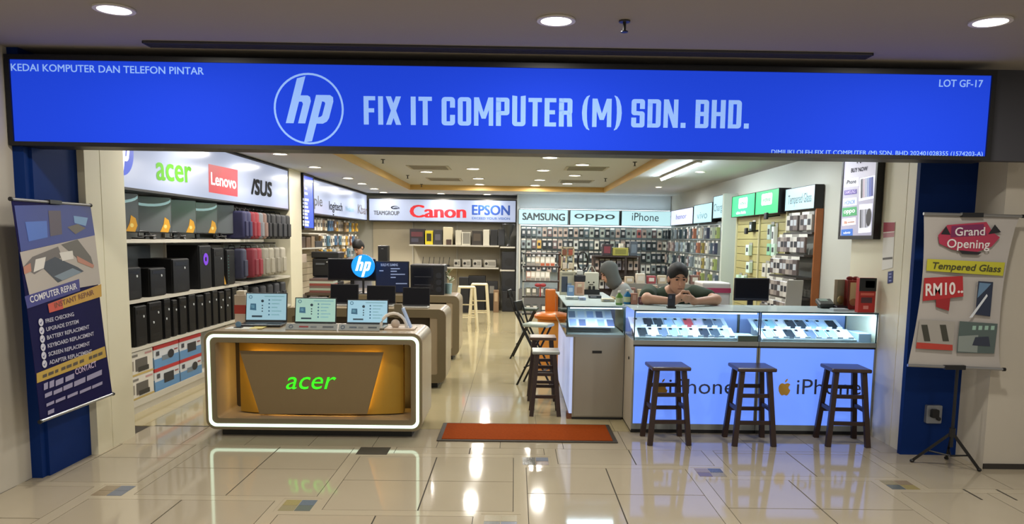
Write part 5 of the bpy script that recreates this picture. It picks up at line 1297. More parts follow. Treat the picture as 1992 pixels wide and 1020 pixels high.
for k, (p0, p1) in enumerate(((882, 897), (899, 917), (919, 938), (941, 966))):
    u = AT(p0, 499, 16.45); v = AT(p1, 517, 16.45)
    t = thing('projector', 'white projector on the middle back shelf, %s from left' % ORD[k], 'projector', ((u.x+v.x)/2, 16.5, .90), 'projectors on the middle back shelf')
    part(t, 'body', rbox(u.x+.01, v.x-.01, 16.4, 16.7, .902, .902+.155, .015), M('#b3aea2', .4)); part(t, 'lens', cyl((u.x+.06, 16.405, .98), (u.x+.06, 16.385, .98), .028, n=14), M('#2a2a2c', .2)); part(t, 'top_groove', box(v.x-.016, v.x-.004, 16.41, 16.69, .905, 1.07), M('#3a3a36', .4)); part(t, 'vent', box(u.x+.1, v.x-.03, 16.397, 16.401, .94, 1.02), M('#8a867c', .5))
# floor speakers and cartons at the back
for k, (p0, p1, pt, pb, y, lab) in enumerate(((893, 911, 540, 612, 15.6, 'black subwoofer box standing behind the cream stools'), (911, 944, 537, 600, 16.3, 'wide black carton stack against the back wall'), (946, 968, 548, 600, 16.2, 'small dark carton with a grey label at the back'))):
    u = AT(p0, pt, y); v = AT(p1, pt, y); smallbox('floor_carton', lab, 'box', u.x, v.x, y, y+.3, 0, u.z, '#17171b', (('label', .3, .7, .6, .85, '#77746c'),) if k == 2 else (('front_cloth', .08, .92, .06, .94, '#0f1013'),))
u = AT(960, 565, 15.8); v = AT(970, 600, 15.8); smallbox('floor_carton', 'narrow brown carton beside the black cartons at the back', 'box', u.x, v.x, 15.8, 16.0, 0, u.z, '#7a5f44', (('label', .2, .8, .5, .9, '#a88f70'),))
for k, (p0, p1, z0, pt, lab) in enumerate(((976, 1004, .865, 490, 'black party speaker on the corner shelf'), (976, 1004, .43, 528, 'black party speaker standing on the lowest corner unit'), (977, 1006, 0, 567, 'large black party speaker on the floor at the aisle end'))):
    u = AT(p0, pt, 16.15 if k < 2 else 16.0); v = AT(p1, pt, 16.15 if k < 2 else 16.0); y = 16.16 if k < 2 else 16.0
    t = smallbox('party_speaker', lab, 'speaker', u.x, min(v.x, .0+.02), y, y+.3, z0, u.z if k < 2 else .428, '#101115', (('grille', .08, .92, .08, .92, '#18191e'),), group='black party speakers')
    part(t, 'woofer', cyl(((u.x+v.x)/2, y-.002, z0+.17), ((u.x+v.x)/2, y-.008, z0+.17), .085, n=18), M('#0a0a0c', .5))
u = AT(988, 450, 16.2); t = thing('standing_fan', 'dark trophy shaped speaker on the corner shelf top', 'speaker', (-.14, 16.3, 1.345))
part(t, 'horn', lathe([(.03, 0), (.05, .02), (.02, .06), (.03, .2), (.1, .36), (.13, .46), (.10, .46)], (-.14, 16.3, 1.345)), M('#2f302f', .4), True); part(t, 'rim', lathe([(.128, .455), (.14, .462), (.128, .472)], (-.14, 16.3, 1.345)), M('#1a1a1c', .4), True)

# ================================================================== PHONE CASE WALL
PEG = mat('pegboard', '#8f9a9c', .6, var=.05)
t = thing('case_rack', 'grey pegboard wall full of hanging phone cases under the pale signs', 'shelf', (1.7, 16.0, 0))
part(t, 'board', box(.08, 3.19, 16.0, 16.045, .3, 1.81), PEG)
for z in (1.765, 1.53, 1.29, 1.05): part(t, 'rail', box(.09, 3.18, 15.97, 16.0, z, z+.015), M('#aab4b6', .4))
part(t, 'ledge_light', box(.09, 3.18, 15.84, 15.9, 1.785, 1.803), mat('under_sign_led', '#e8fbff', .4, emit=4.0))
part(t, 'side_post', box(.078, .11, 15.8, 16.0, 0, 1.81), M('#b8b8b0', .5)); part(t, 'base_cabinet', box(.09, 3.19, 15.7, 16.0, 0, .5), M('#5a5a5c', .5))
CASEC = ['#20262c', '#2c3a40', '#5b6a70', '#9aa8a8', '#c2c8c6', '#3c4650', '#7e8a90', '#1b2226', '#6a5a5c', '#aab6b0', '#474f56', '#8d9aa4', '#252b34', '#b4a49c', '#566a74', '#dadcd4']
for row, (z, h) in enumerate(((1.755, .19), (1.52, .2), (1.28, .2), (1.04, .2))):
    x = .17; k = 0
    while x < 3.1:
        cc = rg.choice(CASEC) if not (row == 0 and k == 22) else '#b06a68'
        if row == 1 and k == 3: cc = '#c9a45a'
        pack((x, 15.90+rg.uniform(-.05, .02), z), 0, .085, h, cc, 'boxed phone case, %s from left in the %s row of the back wall' % (ORD[k], ('top', 'second', 'third', 'lowest')[row]), 'phone cases, back wall %s row' % ('top', 'second', 'third', 'lowest')[row], .05, 'phone_case', 'phone case')
        x += .107; k += 1
t = thing('case_rack', 'grey pegboard of phone cases along the right wall by the corner', 'shelf', (3.17, 13.6, 0))
part(t, 'board', box(3.15, 3.2, 11.3, 15.7, .3, 1.82), PEG)
for z in (1.765, 1.53, 1.29, 1.05): part(t, 'rail', box(3.12, 3.15, 11.35, 15.6, z, z+.015), M('#aab4b6', .4))
part(t, 'end_post', box(3.0, 3.2, 11.22, 11.3, .2, 2.2), mat('pale_post', '#b9c0b4', .5)); part(t, 'base_cabinet', box(2.9, 3.2, 11.3, 15.7, 0, .3), M('#5a5a5c', .5))
CASE2 = ['#22262c', '#c8ccc4', '#6a5a6c', '#8f9a5c', '#b0745c', '#3c3f52', '#a9b09c', '#d8d4c4', '#55606c', '#9c8c4c']
for row, z in enumerate((1.755, 1.52, 1.28, 1.04)):
    y = 15.5; k = 0
    while y > 11.45:
        pack((3.06+rg.uniform(-.05, .03), y, z), -math.pi/2, .1, .2, rg.choice(CASE2 if y < 13 else CASEC), 'phone case, %s from the corner in the %s row, right pegboard' % (ORD[k], ('top', 'second', 'third', 'lowest')[row]), 'phone cases, right pegboard %s row' % ('top', 'second', 'third', 'lowest')[row], .05, 'phone_case', 'phone case')
        y -= .23; k += 1
# accessory slatwall under the green signs
t = thing('slatwall', 'yellowish slatwall with sparse chargers under the green signs', 'shelf', (3.17, 10, .3))
for k in range(15): part(t, 'slat', box(3.16, 3.2, 9.0, 11.05, .35+k*.1, .35+k*.1+.094), mat('yellow_slat', '#a59a62', .45, var=.05))
for y in (9.0, 10.0, 11.03): part(t, 'upright', box(3.14, 3.2, y-.015, y+.015, .3, 1.86), M('#c3bd98', .45))
k = 0
for y, z, w, h, cc in ((10.25, 1.80, .12, .16, '#1f2a28'), (10.35, 1.50, .14, .17, '#cfe4d4'), (10.3, 1.27, .14, .17, '#cfe4d4'), (10.75, 1.08, .12, .17, '#b9d8c0'), (10.5, 1.08, .12, .17, '#c8e0cc'), (9.5, 1.76, .11, .22, '#b4c8c0'), (9.35, 1.74, .08, .26, '#e0e4de'), (9.48, 1.52, .13, .17, '#8cc49c'), (9.32, 1.52, .12, .18, '#c9e0d0'), (9.62, 1.28, .14, .2, '#cfcabc'), (9.42, 1.28, .14, .2, '#d8d4c4'), (9.8, 1.05, .16, .2, '#c9c4b0'), (9.55, 1.05, .16, .2, '#bdb8a4')):
    pack((3.155, y, z), -math.pi/2, w, h, cc, 'boxed charger on the yellowish slatwall, %s from the upper left' % ORD[k], 'chargers on the slatwall', .05, 'charger_pack', 'package'); k += 1
for k, (y, z) in enumerate(((10.02, 1.66), (9.25, 1.83))):
    t = thing('car_mount', 'black car phone mount on a hook, %s one' % ('left', 'right')[k], 'phone mount', (3.05, y, z), 'phone mounts'); part(t, 'arm', cyl((3.15, y, z), (3.0, y, z-.02), .010), BLACK); part(t, 'clamp', rbox(2.97, 3.0, y-.045, y+.045, z-.05, z+.03, .008), BLACK)
# glass protector rack
t = thing('glass_rack', 'stepped rack of glass protectors with an orange brown side board', 'shelf', (3.05, 8.55, 0))
part(t, 'back_board', box(3.19, 3.205, 8.1, 9.0, .4, 1.865), M('#8d8a80', .5)); part(t, 'side_board', box(3.13, 3.205, 8.08, 8.11, .8, 1.865), mat('orange_brown_board', '#9c5a2c', .5, var=.1)); part(t, 'base_cabinet', box(2.88, 3.2, 8.1, 9.0, 0, .8), M('#6d665c', .5))
for k, z in enumerate((1.62, 1.38, 1.14, .92)): part(t, 'tray', box(3.11-.07*k if k < 3 else 2.93, 3.19, 8.12, 8.99, z-.02, z), M('#3a3430', .5))
GP = ['#b9b4ac', '#8a7f7a', '#6b605c', '#cfc9c0', '#574c4a', '#a2968c', '#463f40']
for row, (z, xx) in enumerate(((1.84, 3.12), (1.60, 3.06), (1.36, 2.99), (1.12, 2.94), (.90, 2.91))):
    for k in range(8):
        y = 8.92-k*.103
        if row == 0 and k in (0, 4): continue
        pack((xx+.01, y, z+.0), -math.pi/2+.25, .085, .2, GP[(k*3+row*2) % 7], 'carded glass protector, %s from left on the %s step of the rack' % (ORD[k], ('top', 'second', 'third', 'fourth', 'lowest')[row]), 'glass protectors, %s step' % ('top', 'second', 'third', 'fourth', 'lowest')[row], .03, 'glass_protector', 'package')

# ================================================================== GOODS AROUND THE COUNTERS
# dark steel shelf rack with pink and white boxes
t = thing('shelf_rack', 'dark steel rack with pink and white toy boxes by the aisle', 'shelf', (.45, 12.3, 0))
def rx(px, y=12.0): return AT(px, 500, y).x
ax0, ax1 = rx(1017), rx(1092)
for x in (ax0, ax1-.03):
    for y in (12.0, 12.35): part(t, 'post', box(x, x+.025, y, y+.025, 0, 1.31), M('#8f928c' if x == ax0 else '#5a3a2a', .5))
for z in (.35, .62, .86, 1.09, 1.29): part(t, 'shelf_board', box(ax0, ax1, 12.0, 12.375, z-.02, z), M('#2e2826', .5))
k = 0
for z, items in ((1.09, ((.05, '#6f7270'), (.18, '#8a8d88'), (.30, '#c9b9a4'), (.45, '#c4c0b4'), (.60, '#d0ccc2'), (.74, '#cfc5b8'))), (.86, ((.05, '#b08a7c'), (.18, '#c9bcae'), (.32, '#d4d0c4'), (.46, '#c0beb4'), (.60, '#d0c8b8'))), (.62, ((.05, '#7d8068'), (.22, '#6c6f66'), (.42, '#8d8a82'), (.6, '#75706c'))), (.35, ((.05, '#55584f'), (.25, '#6d6f68'), (.5, '#4c4a48')))):
    for u, cc in items:
        x = ax0+.03+(ax1-ax0-.06)*u; w = .075; hh = .15 if z > .8 else .13
        smallbox('toy_box', 'small boxed gadget on the dark steel rack, %s from the top left' % ORD[k], 'box', x, x+w, 12.03, 12.2, z, z+hh, cc, (('window', .15, .85, .45, .9, '#e8e4dc'), ('print', .1, .9, .05, .32, '#b05a3c' if z > 1 and k in (3, 4, 5) else '#8f8880')), group='boxed gadgets on the steel rack'); k += 1
t = thing('gift_bag', 'small red ribbon bow on the dark rack', 'bow', (rx(1052), 11.97, .62)); part(t, 'bow', join(ell((rx(1052)-.04, 11.95, .80), (.05, .02, .03)), ell((rx(1052)+.04, 11.95, .80), (.05, .02, .03))), M('#8c2228', .5), True); part(t, 'ribbon', box(rx(1052)-.01, rx(1052)+.01, 11.94, 11.96, .62, .80), M('#7c1c22', .5))
# wooden ladder style stand and white poster on the side counter
t = thing('ladder_stand', 'cream wooden ladder stand with small packs above the side counter', 'stand', (.78, 9.6, 0))
lx0, lx1 = AT(1090, 480, 9.6).x, AT(1116, 480, 9.6).x; tz = AT(1100, 482, 9.6).z; CW = M('#cfc6a4', .5)
for s, x0, x1 in ((0, lx0-.03, lx0+.03), (1, lx1, lx1+.0)): part(t, 'rail', beam((x0, 9.6, 0), (x1, 9.6, tz), .02, .02), CW)
for z in (.75, .95, 1.13, 1.30, tz-.01): part(t, 'rung', box(lx0, lx1, 9.59, 9.61, z, z+.018), CW)
part(t, 'rear_leg', beam((lx0+.08, 9.95, 0), (lx0+.08, 9.61, tz), .02, .02), CW)
for k, (u, z, cc) in enumerate(((.1, 1.315, '#8a5a48'), (.55, 1.315, '#b0604c'), (.15, 1.15, '#e0d8c8'), (.6, 1.15, '#d8d0b8'), (.35, .97, '#e0dcd0'))):
    x = lx0+.01+(lx1-lx0)*u; smallbox('toy_box', 'tiny pack on the cream ladder stand, %s from the top' % ORD[k], 'box', x, x+.05, 9.56, 9.605, z+.002, z+.07, cc, group='packs on the ladder stand')
ZS = .962
def on_side(px0, px1, pyt, y, name, label, cat, cc, d=.06, bands=(), z=ZS, rough=.5, r=.004):
    u = AT(px0, pyt, y); v = AT(px1, pyt, y); return smallbox(name, label, cat, u.x, v.x, y, y+d, z, u.z, cc, bands, rough=rough, r=r)
on_side(1089, 1120, 528, 7.6, 'poster_stand', 'cream phone poster card standing on the side counter', 'poster', '#bdbaa2', .02, (('phone_print', .12, .5, .12, .78, '#3f4a5a'), ('phone_print', .45, .75, .05, .5, '#8fa2b8'), ('text_line', .15, .85, .84, .92, '#8c8a78')))
on_side(1104, 1117, 556, 7.45, 'phone_box', 'blue phone carton standing ahead of the cream poster', 'box', '#6f8fb8', .05, (('print', .2, .8, .4, .8, '#a9c0d8'),))
t = on_side(1119, 1137, 549, 7.55, 'figurine', 'peach toned gadget box with a pointed top on the side counter', 'box', '#c9a690', .06, (('print', .2, .8, .15, .6, '#a87f66'), ('print', .3, .7, .65, .85, '#d8c9a8')))
u = AT(1128, 540, 7.58); part(t, 'cap', rbox(u.x-.055, u.x+.055, 7.56, 7.62, AT(1128, 549, 7.55).z, AT(1128, 536, 7.55).z, .008), M('#23242a', .5)); part(t, 'cap_top', rbox(u.x-.03, u.x+.03, 7.57, 7.61, AT(1128, 536, 7.55).z, AT(1128, 526, 7.55).z, .01), M('#c9c9c4', .5))
u, v = AT(1138, 530, 7.7), AT(1164, 582, 7.7)
t = thing('paper_bag', 'white paper bag with a tiny face print in a black holder', 'bag', ((u.x+v.x)/2, 7.75, ZS))
part(t, 'bag', rbox(u.x, v.x, 7.7, 7.78, ZS+.03, u.z, .01), M('#c8c6b4', .6)); part(t, 'holder', box(u.x-.01, v.x+.01, 7.68, 7.8, ZS, ZS+.05), BLACK); 
for x in (u.x+.05, v.x-.05): part(t, 'holder_post', box(x-.012, x+.012, 7.685, 7.697, ZS+.05, ZS+.085), BLACK)
part(t, 'bag_handle', tube([(u.x+.03, 7.74, u.z), (u.x+.06, 7.74, u.z+.06), (v.x-.06, 7.74, u.z+.06), (v.x-.03, 7.74, u.z)], .005, 6), M('#b3b1a4', .6), True)
Pb = Plane((0, 7.699, 0), (1, 0, 0), (0, 0, 1)); mx = (u.x+v.x)/2
for dx in (-.03, .02): patch(t, 'face_print', Pb, disc((mx+dx, u.z-.1), .008, 8), K1)
patch(t, 'face_print', Pb, lq(mx-.025, u.z-.125, mx+.015, u.z-.118), K1)
c = AT(1133.5, 508, 8.3)
t = thing('ring_light', 'thin black oval ring light on a stand behind the side counter', 'lamp', (c.x, 8.3, 0))
part(t, 'ring', tube([(c.x+.052*math.cos(u), 8.3, c.z+.098*math.sin(u)) for u in [2*math.pi*i/28 for i in range(29)]], .010, 8), BLACK, True); part(t, 'stand', cyl((c.x, 8.3, 0), (c.x, 8.3, c.z-.1), .008), BLACK)
part(t, 'foot', lathe([(.12, 0), (.12, .01), (.02, .025)], (c.x, 8.3, 0)), BLACK)
def bottle(px, pyt, y, label, cc, r=.03, z=ZS, cap='#d8d8d0'):
    u = AT(px, pyt, y); h = u.z-z
    t = thing('bottle', label, 'bottle', (u.x, y, z), 'bottles on the side counter')
    part(t, 'body', lathe([(r*.9, 0), (r, .01), (r, h*.62), (r*.4, h*.8), (r*.38, h*.86)], (u.x, y, z)), M(cc, .25), True); part(t, 'cap', lathe([(r*.45, h*.86), (r*.45, h*.98), (r*.3, h)], (u.x, y, z)), M(cap, .4), True); part(t, 'label_band', lathe([(r*1.01, h*.15), (r*1.01, h*.5)], (u.x, y, z)), M('#b9c6a0', .4), True)
bottle(1205, 566, 6.5, 'green spray bottle at the corner of the side counter', '#5d8a3c')
bottle(1221, 563, 6.45, 'blue cleaning bottle at the corner of the side counter', '#2573a8', z=ZG1+.001)
on_side(1228, 1241, 571, 6.42, 'phone_box', 'salmon pink phone carton by the blue bottle', 'box', '#b4806c', .05, (('print', .25, .75, .4, .85, '#cfa492'),), z=ZG1+.001)
on_side(1243, 1252, 578, 6.42, 'phone_box', 'small dark red pack beside the pink carton', 'box', '#6a3a40', .04, (('print', .2, .8, .3, .7, '#a87f80'),), z=ZG1+.001)
for k, (p0, p1, pt, yy, cc) in enumerate(((1101, 1125, 580, 7.0, '#b6c4c0'), (1127, 1140, 581, 6.95, '#9aaed0'), (1146, 1170, 581, 7.2, '#2c3138'), (1172, 1196, 583, 6.8, '#b9b69c'))):
    u = AT(p0, pt, yy); v = AT(p1, pt, yy); t = smallbox('paper_tray', 'low desk item lying on the side counter top, %s from left' % ORD[k], 'desk item', u.x, v.x, yy, yy+.12, ZS, ZS+.025, cc, (('edge_print', .1, .6, .3, .7, '#8a8f98'),), group='desk items on the side counter')
# table behind, where the seated woman works
t = thing('work_table', 'white work table in front of the woman with the grey headscarf', 'table', (1.25, 8.75, 0)); part(t, 'top', rbox(.95, 1.75, 8.5, 8.95, .74, .77, .004), M('#bdb9a8', .4))
for x in (.97, 1.7):
    for y in (8.52, 8.9): part(t, 'leg', box(x, x+.03, y, y+.03, 0, .74), ALU)
u = AT(1168, 550, 8.7); smallbox('tool_box', 'tan parts box on the white work table', 'box', 1.0, 1.13, 8.6, 8.75, .77, .87, '#a08a5c', (('label', .2, .8, .3, .8, '#c9bc98'),))
# dark gondola frame behind the woman
t = thing('gondola_rack', 'dark brown framed rack with packs behind the woman', 'shelf', (1.7, 11.9, 0))
gx0, gx1 = AT(1155, 500, 11.8).x, AT(1246, 500, 11.8).x; DB = M('#2a1e1a', .5)
for x in (gx0, (gx0+gx1)/2+.12, gx1-.03): part(t, 'post', box(x, x+.03, 11.8, 11.83, 0, 1.27), DB)
part(t, 'top_rail', box(gx0, gx1, 11.79, 12.1, 1.25, 1.275), DB)
part(t, 'back_board', box(gx0, gx1, 12.1, 12.12, .2, 1.25), M('#6a5a54', .6))
for z in (.95, .66): part(t, 'shelf_board', box(gx0, gx1, 11.83, 12.1, z-.015, z), DB)
k = 0
for z, n_ in ((1.22, 8), (.93, 8)):
    for j in range(n_):
        x = gx0+.06+(gx1-gx0-.1)*j/(n_-1)
        pack((x, 11.98, z), 0, .07, .17, ('#c9b4ac', '#4c4a54', '#8f8c98', '#b9a8a0', '#33343c', '#d0ccc8', '#7a6e74')[(j*3+k) % 7], 'small pack, %s from left on the %s of the dark framed rack' % (ORD[j], 'top hooks' if z > 1 else 'lower hooks'), 'packs on the dark framed rack, %s' % ('top' if z > 1 else 'low'), .04, 'hanging_pack'); k += 1
for k, (p0, p1, pt, cc) in enumerate(((1172, 1190, 475, '#2a1f24'), (1192, 1222, 482, '#8f8a3c'), (1206, 1214, 474, '#c9c4b8'), (1226, 1240, 470, '#3f4650'))):
    u = AT(p0, pt, 11.85); v = AT(p1, pt, 11.85); smallbox('carton', 'carton on top of the dark framed rack, %s from left' % ORD[k], 'box', u.x, v.x, 11.82+.07*(k == 2), 11.95+.07*(k == 2), 1.276 if k != 2 else 1.276, u.z, cc, (('print', .15, .85, .2, .8, ('#6a2a34', '#6d6a2c', '#a8a49c', '#5a6470')[k]),), group='cartons on the dark framed rack')
# low shelf of packs behind the man at the counter
t = thing('low_shelf', 'low shelf of small boxes behind the man in green', 'shelf', (1.9, 10.6, 0)); part(t, 'carcass', box(1.5, 2.6, 10.4, 10.75, 0, .74), M('#6d6a64', .5)); part(t, 'step', box(1.5, 2.6, 10.55, 10.75, .74, .92), M('#7a7770', .5))
for k in range(14):
    rr = random.Random(k+50); x = 1.52+(k % 7)*.15; up_ = k//7
    smallbox('small_carton', 'small carton behind the man in green, %s from left on the %s level' % (ORD[k % 7], ('front', 'raised')[up_]), 'box', x, x+.12, 10.42+.16*up_, 10.52+.16*up_, .74+.18*up_, .74+.18*up_+rr.uniform(.09, .17), rr.choice(('#a88f80', '#c4b8a8', '#7a5a54', '#55605a', '#b0a088', '#8c3a40', '#d0ccc0')), (('print', .2, .8, .3, .75, '#c9c4bc'),), group='cartons behind the man in green')
# right hand end: white printer, monitor, gift boxes
t = thing('back_counter', 'grey back counter along the right wall behind the glass cases', 'counter', (2.6, 7.6, 0)); part(t, 'carcass', box(1.85, 2.74, 7.1, 7.75, 0, .83), M('#8d8a80', .5)); part(t, 'worktop', rbox(1.83, 2.76, 7.08, 7.77, .83, .86, .004), M('#b3aea0', .4))
u, v = AT(1367, 550, 7.25), AT(1421, 575, 7.25)
t = thing('desk_printer', 'white desktop printer with a pink band behind the right counter', 'printer', ((u.x+v.x)/2, 7.4, .86)); part(t, 'body', rbox(u.x, v.x, 7.25, 7.6, .86, u.z, .015), M('#c9c4bc', .4)); part(t, 'pink_band', box(u.x-.002, v.x+.002, 7.246, 7.602, u.z-.095, u.z-.05), M('#b03a5c', .4)); part(t, 'paper_slot', box(u.x+.04, v.x-.04, 7.244, 7.25, .88, .90), M('#34343a', .4))
u, v = AT(1437, 542, 7.0), AT(1504, 588, 7.0)
t = screenbox(u.x, v.x, v.z+.0, u.z, 7.12, 'black monitor on the back counter by the glass protector rack', z=.86)
u = AT(1568, 552, 7.15); v = AT(1590, 596, 7.15)
t = thing('notice_board', 'white price board leaning at the right wall', 'board', (2.62, 7.2, .86)); part(t, 'sheet', xf(box(-.1, .05, -.006, .006, 0, .3), Matrix.Translation((2.64, 7.2, .86)) @ Matrix.Rotation(.12, 4, 'X')), M('#b3aea2', .5)); part(t, 'strut', beam((2.62, 7.3, .86), (2.62, 7.24, 1.1), .02, .006), BLACK)
def on_top(px0, px1, pyt, y, name, label, cat, cc, d=.08, bands=(), z=ZG1+.001, h=None):
    u = AT(px0, pyt, y); v = AT(px1, pyt, y); return smallbox(name, label, cat, u.x, v.x, y, y+d, z, u.z if h is None else z+h, cc, bands)
t = thing('card_reader', 'small dark card terminal on the right counter top', 'card terminal', (2.5, 6.35, ZG1)); u = AT(1593, 590, 6.3); v = AT(1623, 590, 6.3)
part(t, 'body', xf(rbox(u.x, v.x, 0, .12, 0, .035, .01), Matrix.Translation((0, 6.28, ZG1+.004)) @ Matrix.Rotation(.35, 4, 'X')), M('#3c3e3c', .3)); part(t, 'screen', xf(box(u.x+.02, v.x-.04, .06, .11, .035, .0365), Matrix.Translation((0, 6.28, ZG1+.004)) @ Matrix.Rotation(.35, 4, 'X')), M('#8fa098', .2)); part(t, 'foot', box(u.x+.02, v.x-.02, 6.3, 6.38, ZG1, ZG1+.02), DARK)
u = AT(1631, 545, 6.2); v = AT(1650, 595, 6.2)
t = thing('display_dome', 'clear plastic display case with a dark foot on the right counter', 'display case', ((u.x+v.x)/2, 6.25, ZG1)); part(t, 'foot', rbox(u.x, v.x, 6.2, 6.3, ZG1, ZG1+.03, .006), M('#1c1420', .4)); part(t, 'back_card', box(u.x+.005, v.x-.005, 6.28, 6.286, ZG1+.03, u.z), M('#b9ab94', .5)); part(t, 'cover', box(u.x, v.x, 6.205, 6.21, ZG1+.03, u.z), CGLASS); part(t, 'gold_item', ell(((u.x+v.x)/2, 6.245, ZG1+.075), (.028, .02, .035)), M('#a8804a', .4), True)
u = AT(1650, 545, 6.22); v = AT(1673, 590, 6.22)
t = thing('gift_box', 'red ribboned gift box with a window on the right counter', 'gift box', ((u.x+v.x)/2, 6.27, ZG1)); part(t, 'box', rbox(u.x, v.x, 6.22, 6.32, ZG1, u.z, .004), M('#8f241f', .5)); part(t, 'window', box(u.x+.02, v.x-.02, 6.217, 6.221, ZG1+.07, u.z-.02), M('#cdb98c', .3)); part(t, 'bow', join(ell((u.x+.03, 6.26, u.z+.012), (.03, .015, .016)), ell((v.x-.03, 6.26, u.z+.012), (.03, .015, .016))), M('#7a1a18', .5), True); part(t, 'contents', ell(((u.x+v.x)/2, 6.216, ZG1+.06), (.035, .006, .03)), M('#a8744a', .5), True)
t = on_top(1673, 1706, 541, 5.94, 'memory_box', 'red retail box with a dark picture at the right end of the counter', 'box', '#a82420', .06, (('picture', .0, 1, .62, 1, '#1f2226'), ('picture', .35, .9, .72, .92, '#3f4f6c'), ('text_line', .1, .9, .5, .57, '#d86a5c'), ('picture', .15, .8, .28, .44, '#4c2a34'), ('text_line', .3, .6, .1, .2, '#d08078')))
t = thing('leaflet_stack', 'pale leaflet pack lying before the gift box', 'leaflets', (2.6, 6.08, ZG1)); part(t, 'stack', box(2.52, 2.64, 6.04, 6.12, ZG1, ZG1+.018), M('#a9b4bc', .5)); part(t, 'top_sheet', box(2.525, 2.635, 6.045, 6.115, ZG1+.018, ZG1+.02), M('#c0c8cc', .5))
u = AT(1307, 572, 6.12)
t = thing('smartphone', 'dark phone standing upright in a small holder by the man in green', 'phone', (u.x, 6.12, ZG1)); part(t, 'body', rbox(u.x-.03, u.x+.03, 6.12, 6.13, ZG1+.012, u.z, .004), M('#1a2030', .3)); part(t, 'holder', rbox(u.x-.035, u.x+.035, 6.10, 6.16, ZG1, ZG1+.016, .004), BLACK); part(t, 'camera', rbox(u.x-.022, u.x+.0, 6.116, 6.12, u.z-.04, u.z-.012, .002), M('#4a5468', .3))

# ================================================================== PEOPLE
SKIN = mat('skin', '#c79a80', .5, var=.06, scale=20); SKIN2 = mat('skin_pale', '#c49a84', .5, var=.05, scale=20)
HAIR = mat('black_hair', '#0e0c0c', .6, var=.3, scale=40)
def head_sdf(P, c, yaw, pitch, s=1.0):
    """head facing -y in its own frame; returns distance and a to-world map"""
    Rm = (Matrix.Rotation(yaw, 3, 'Z') @ Matrix.Rotation(pitch, 3, 'X'))
    A = np.array(Rm); q = (P-np.array(c))@A/s
    d = sd_ell(q, (0, .012, .035), (.076, .092, .088))
    d = smin(d, sd_ell(q, (0, -.022, -.045), (.058, .066, .075)), .035)
    d = smin(d, sd_ell(q, (0, -.05, -.092), (.028, .028, .024)), .03)                  # chin
    d = smin(d, sd_caps(q, (0, -.088, .012), (0, -.104, -.028), .009, .014), .012)     # nose
    for sx in (-1, 1):
        d = np.maximum(d, -sd_ell(q, (sx*.032, -.094, .012), (.020, .016, .011)))       # eye sockets
        d = smin(d, sd_ell(q, (sx*.079, .008, -.005), (.010, .022, .034)), .008)         # ears
        d = smin(d, sd_caps(q, (sx*.016, -.087, .028), (sx*.05, -.077, .026), .006, .005), .008)
    d = smin(d, sd_caps(q, (-.018, -.087, -.058), (.018, -.087, -.058), .007, .007), .006)    # lips
    d = smin(d, sd_caps(q, (-.014, -.087, -.070), (.014, -.087, -.070), .007, .007), .006)
    return d*s, lambda v: Vector(c)+Rm @ (Vector(v)*s)
def hand_sdf(P, wrist, palm_c, tips, thumb, d):
    d = smin(d, sd_caps(P, wrist, palm_c, .026, .034), .02)
    for k, ch in enumerate(tips):
        for a, b in zip(ch[:-1], ch[1:]): d = smin(d, sd_caps(P, a, b, .0095, .0085), .006)
    for a, b in zip(thumb[:-1], thumb[1:]): d = smin(d, sd_caps(P, a, b, .012, .010), .008)
    return d
def person_extra(t, T, m_hair, fringe, s=1.0):
    for sx in (-1, 1):
        part(t, 'eye', ell(T((sx*.031, -.083, .012)), (.011*s, .009*s, .007*s), 10, 6), M('#2a201c', .2), True)
        part(t, 'eyebrow', tube([T((sx*.014, -.092, .032)), T((sx*.032, -.09, .038)), T((sx*.05, -.078, .033))], .004, 6), m_hair, True)
    part(t, 'mouth', tube([T((-.02, -.092, -.064)), T((0, -.096, -.065)), T((.02, -.092, -.064))], .003, 6), M('#6e3c34', .5), True)
# --- man in the green shirt leaning on the counter with a phone
GX, GY = 1.375, 6.72
hc = (1.392, 6.57, 1.185)
CT = ZG1+.036
sh = [(GX-.2, GY, 1.055), (GX+.2, GY, 1.055)]; el = [(1.105, 6.42, CT+.012), (1.69, 6.44, CT+.012)]; wr = [(1.31, 6.30, CT+.004), (1.475, 6.30, CT+.004)]
pc = [(1.345, 6.285, CT+.03), (1.445, 6.285, CT+.025)]
def man_body(P):
    d, _ = head_sdf(P, hc, .06, .2)
    d = smin(d, sd_caps(P, (1.385, 6.63, 1.13), (GX, GY-.01, 1.05), .05, .058), .04)
    d = smin(d, sd_ell(P, (GX, GY+.02, .93), (.2, .115, .18)), .06)
    d = smin(d, sd_ell(P, (GX, GY+.03, .66), (.17, .12, .22)), .06)
    for k in (0, 1):
        s_ = -1 if k == 0 else 1
        d = smin(d, sd_caps(P, sh[k], el[k], .052, .044), .03); d = smin(d, sd_caps(P, el[k], wr[k], .042, .028), .02)
        x0, y0, z0 = pc[k]
        if k == 0: tips = [[(x0+.01, y0-.018, z0+.03-j*.016), (x0+.045, y0-.048+j*.003, z0+.032-j*.016), (x0+.075-j*.004, y0-.038, z0+.028-j*.016)] for j in range(4)]
        else: tips = [[(x0-.01, y0-.018, z0+.03-j*.016), (x0-.04, y0-.055+j*.003, z0+.028-j*.016), (x0-.066+j*.004, y0-.05, z0+.022-j*.016)] for j in range(4)]
        th = [(x0-s_*.005, y0+.0, z0+.03), (x0-s_*.03, y0-.018, z0+.062), (x0-s_*.05, y0-.03, z0+.06)]
        d = hand_sdf(P, wr[k], pc[k], tips, th, d)
    return d
t = thing('person', 'person in a dark green shirt leaning on the counter looking at a phone', 'person', (GX, GY, 0))
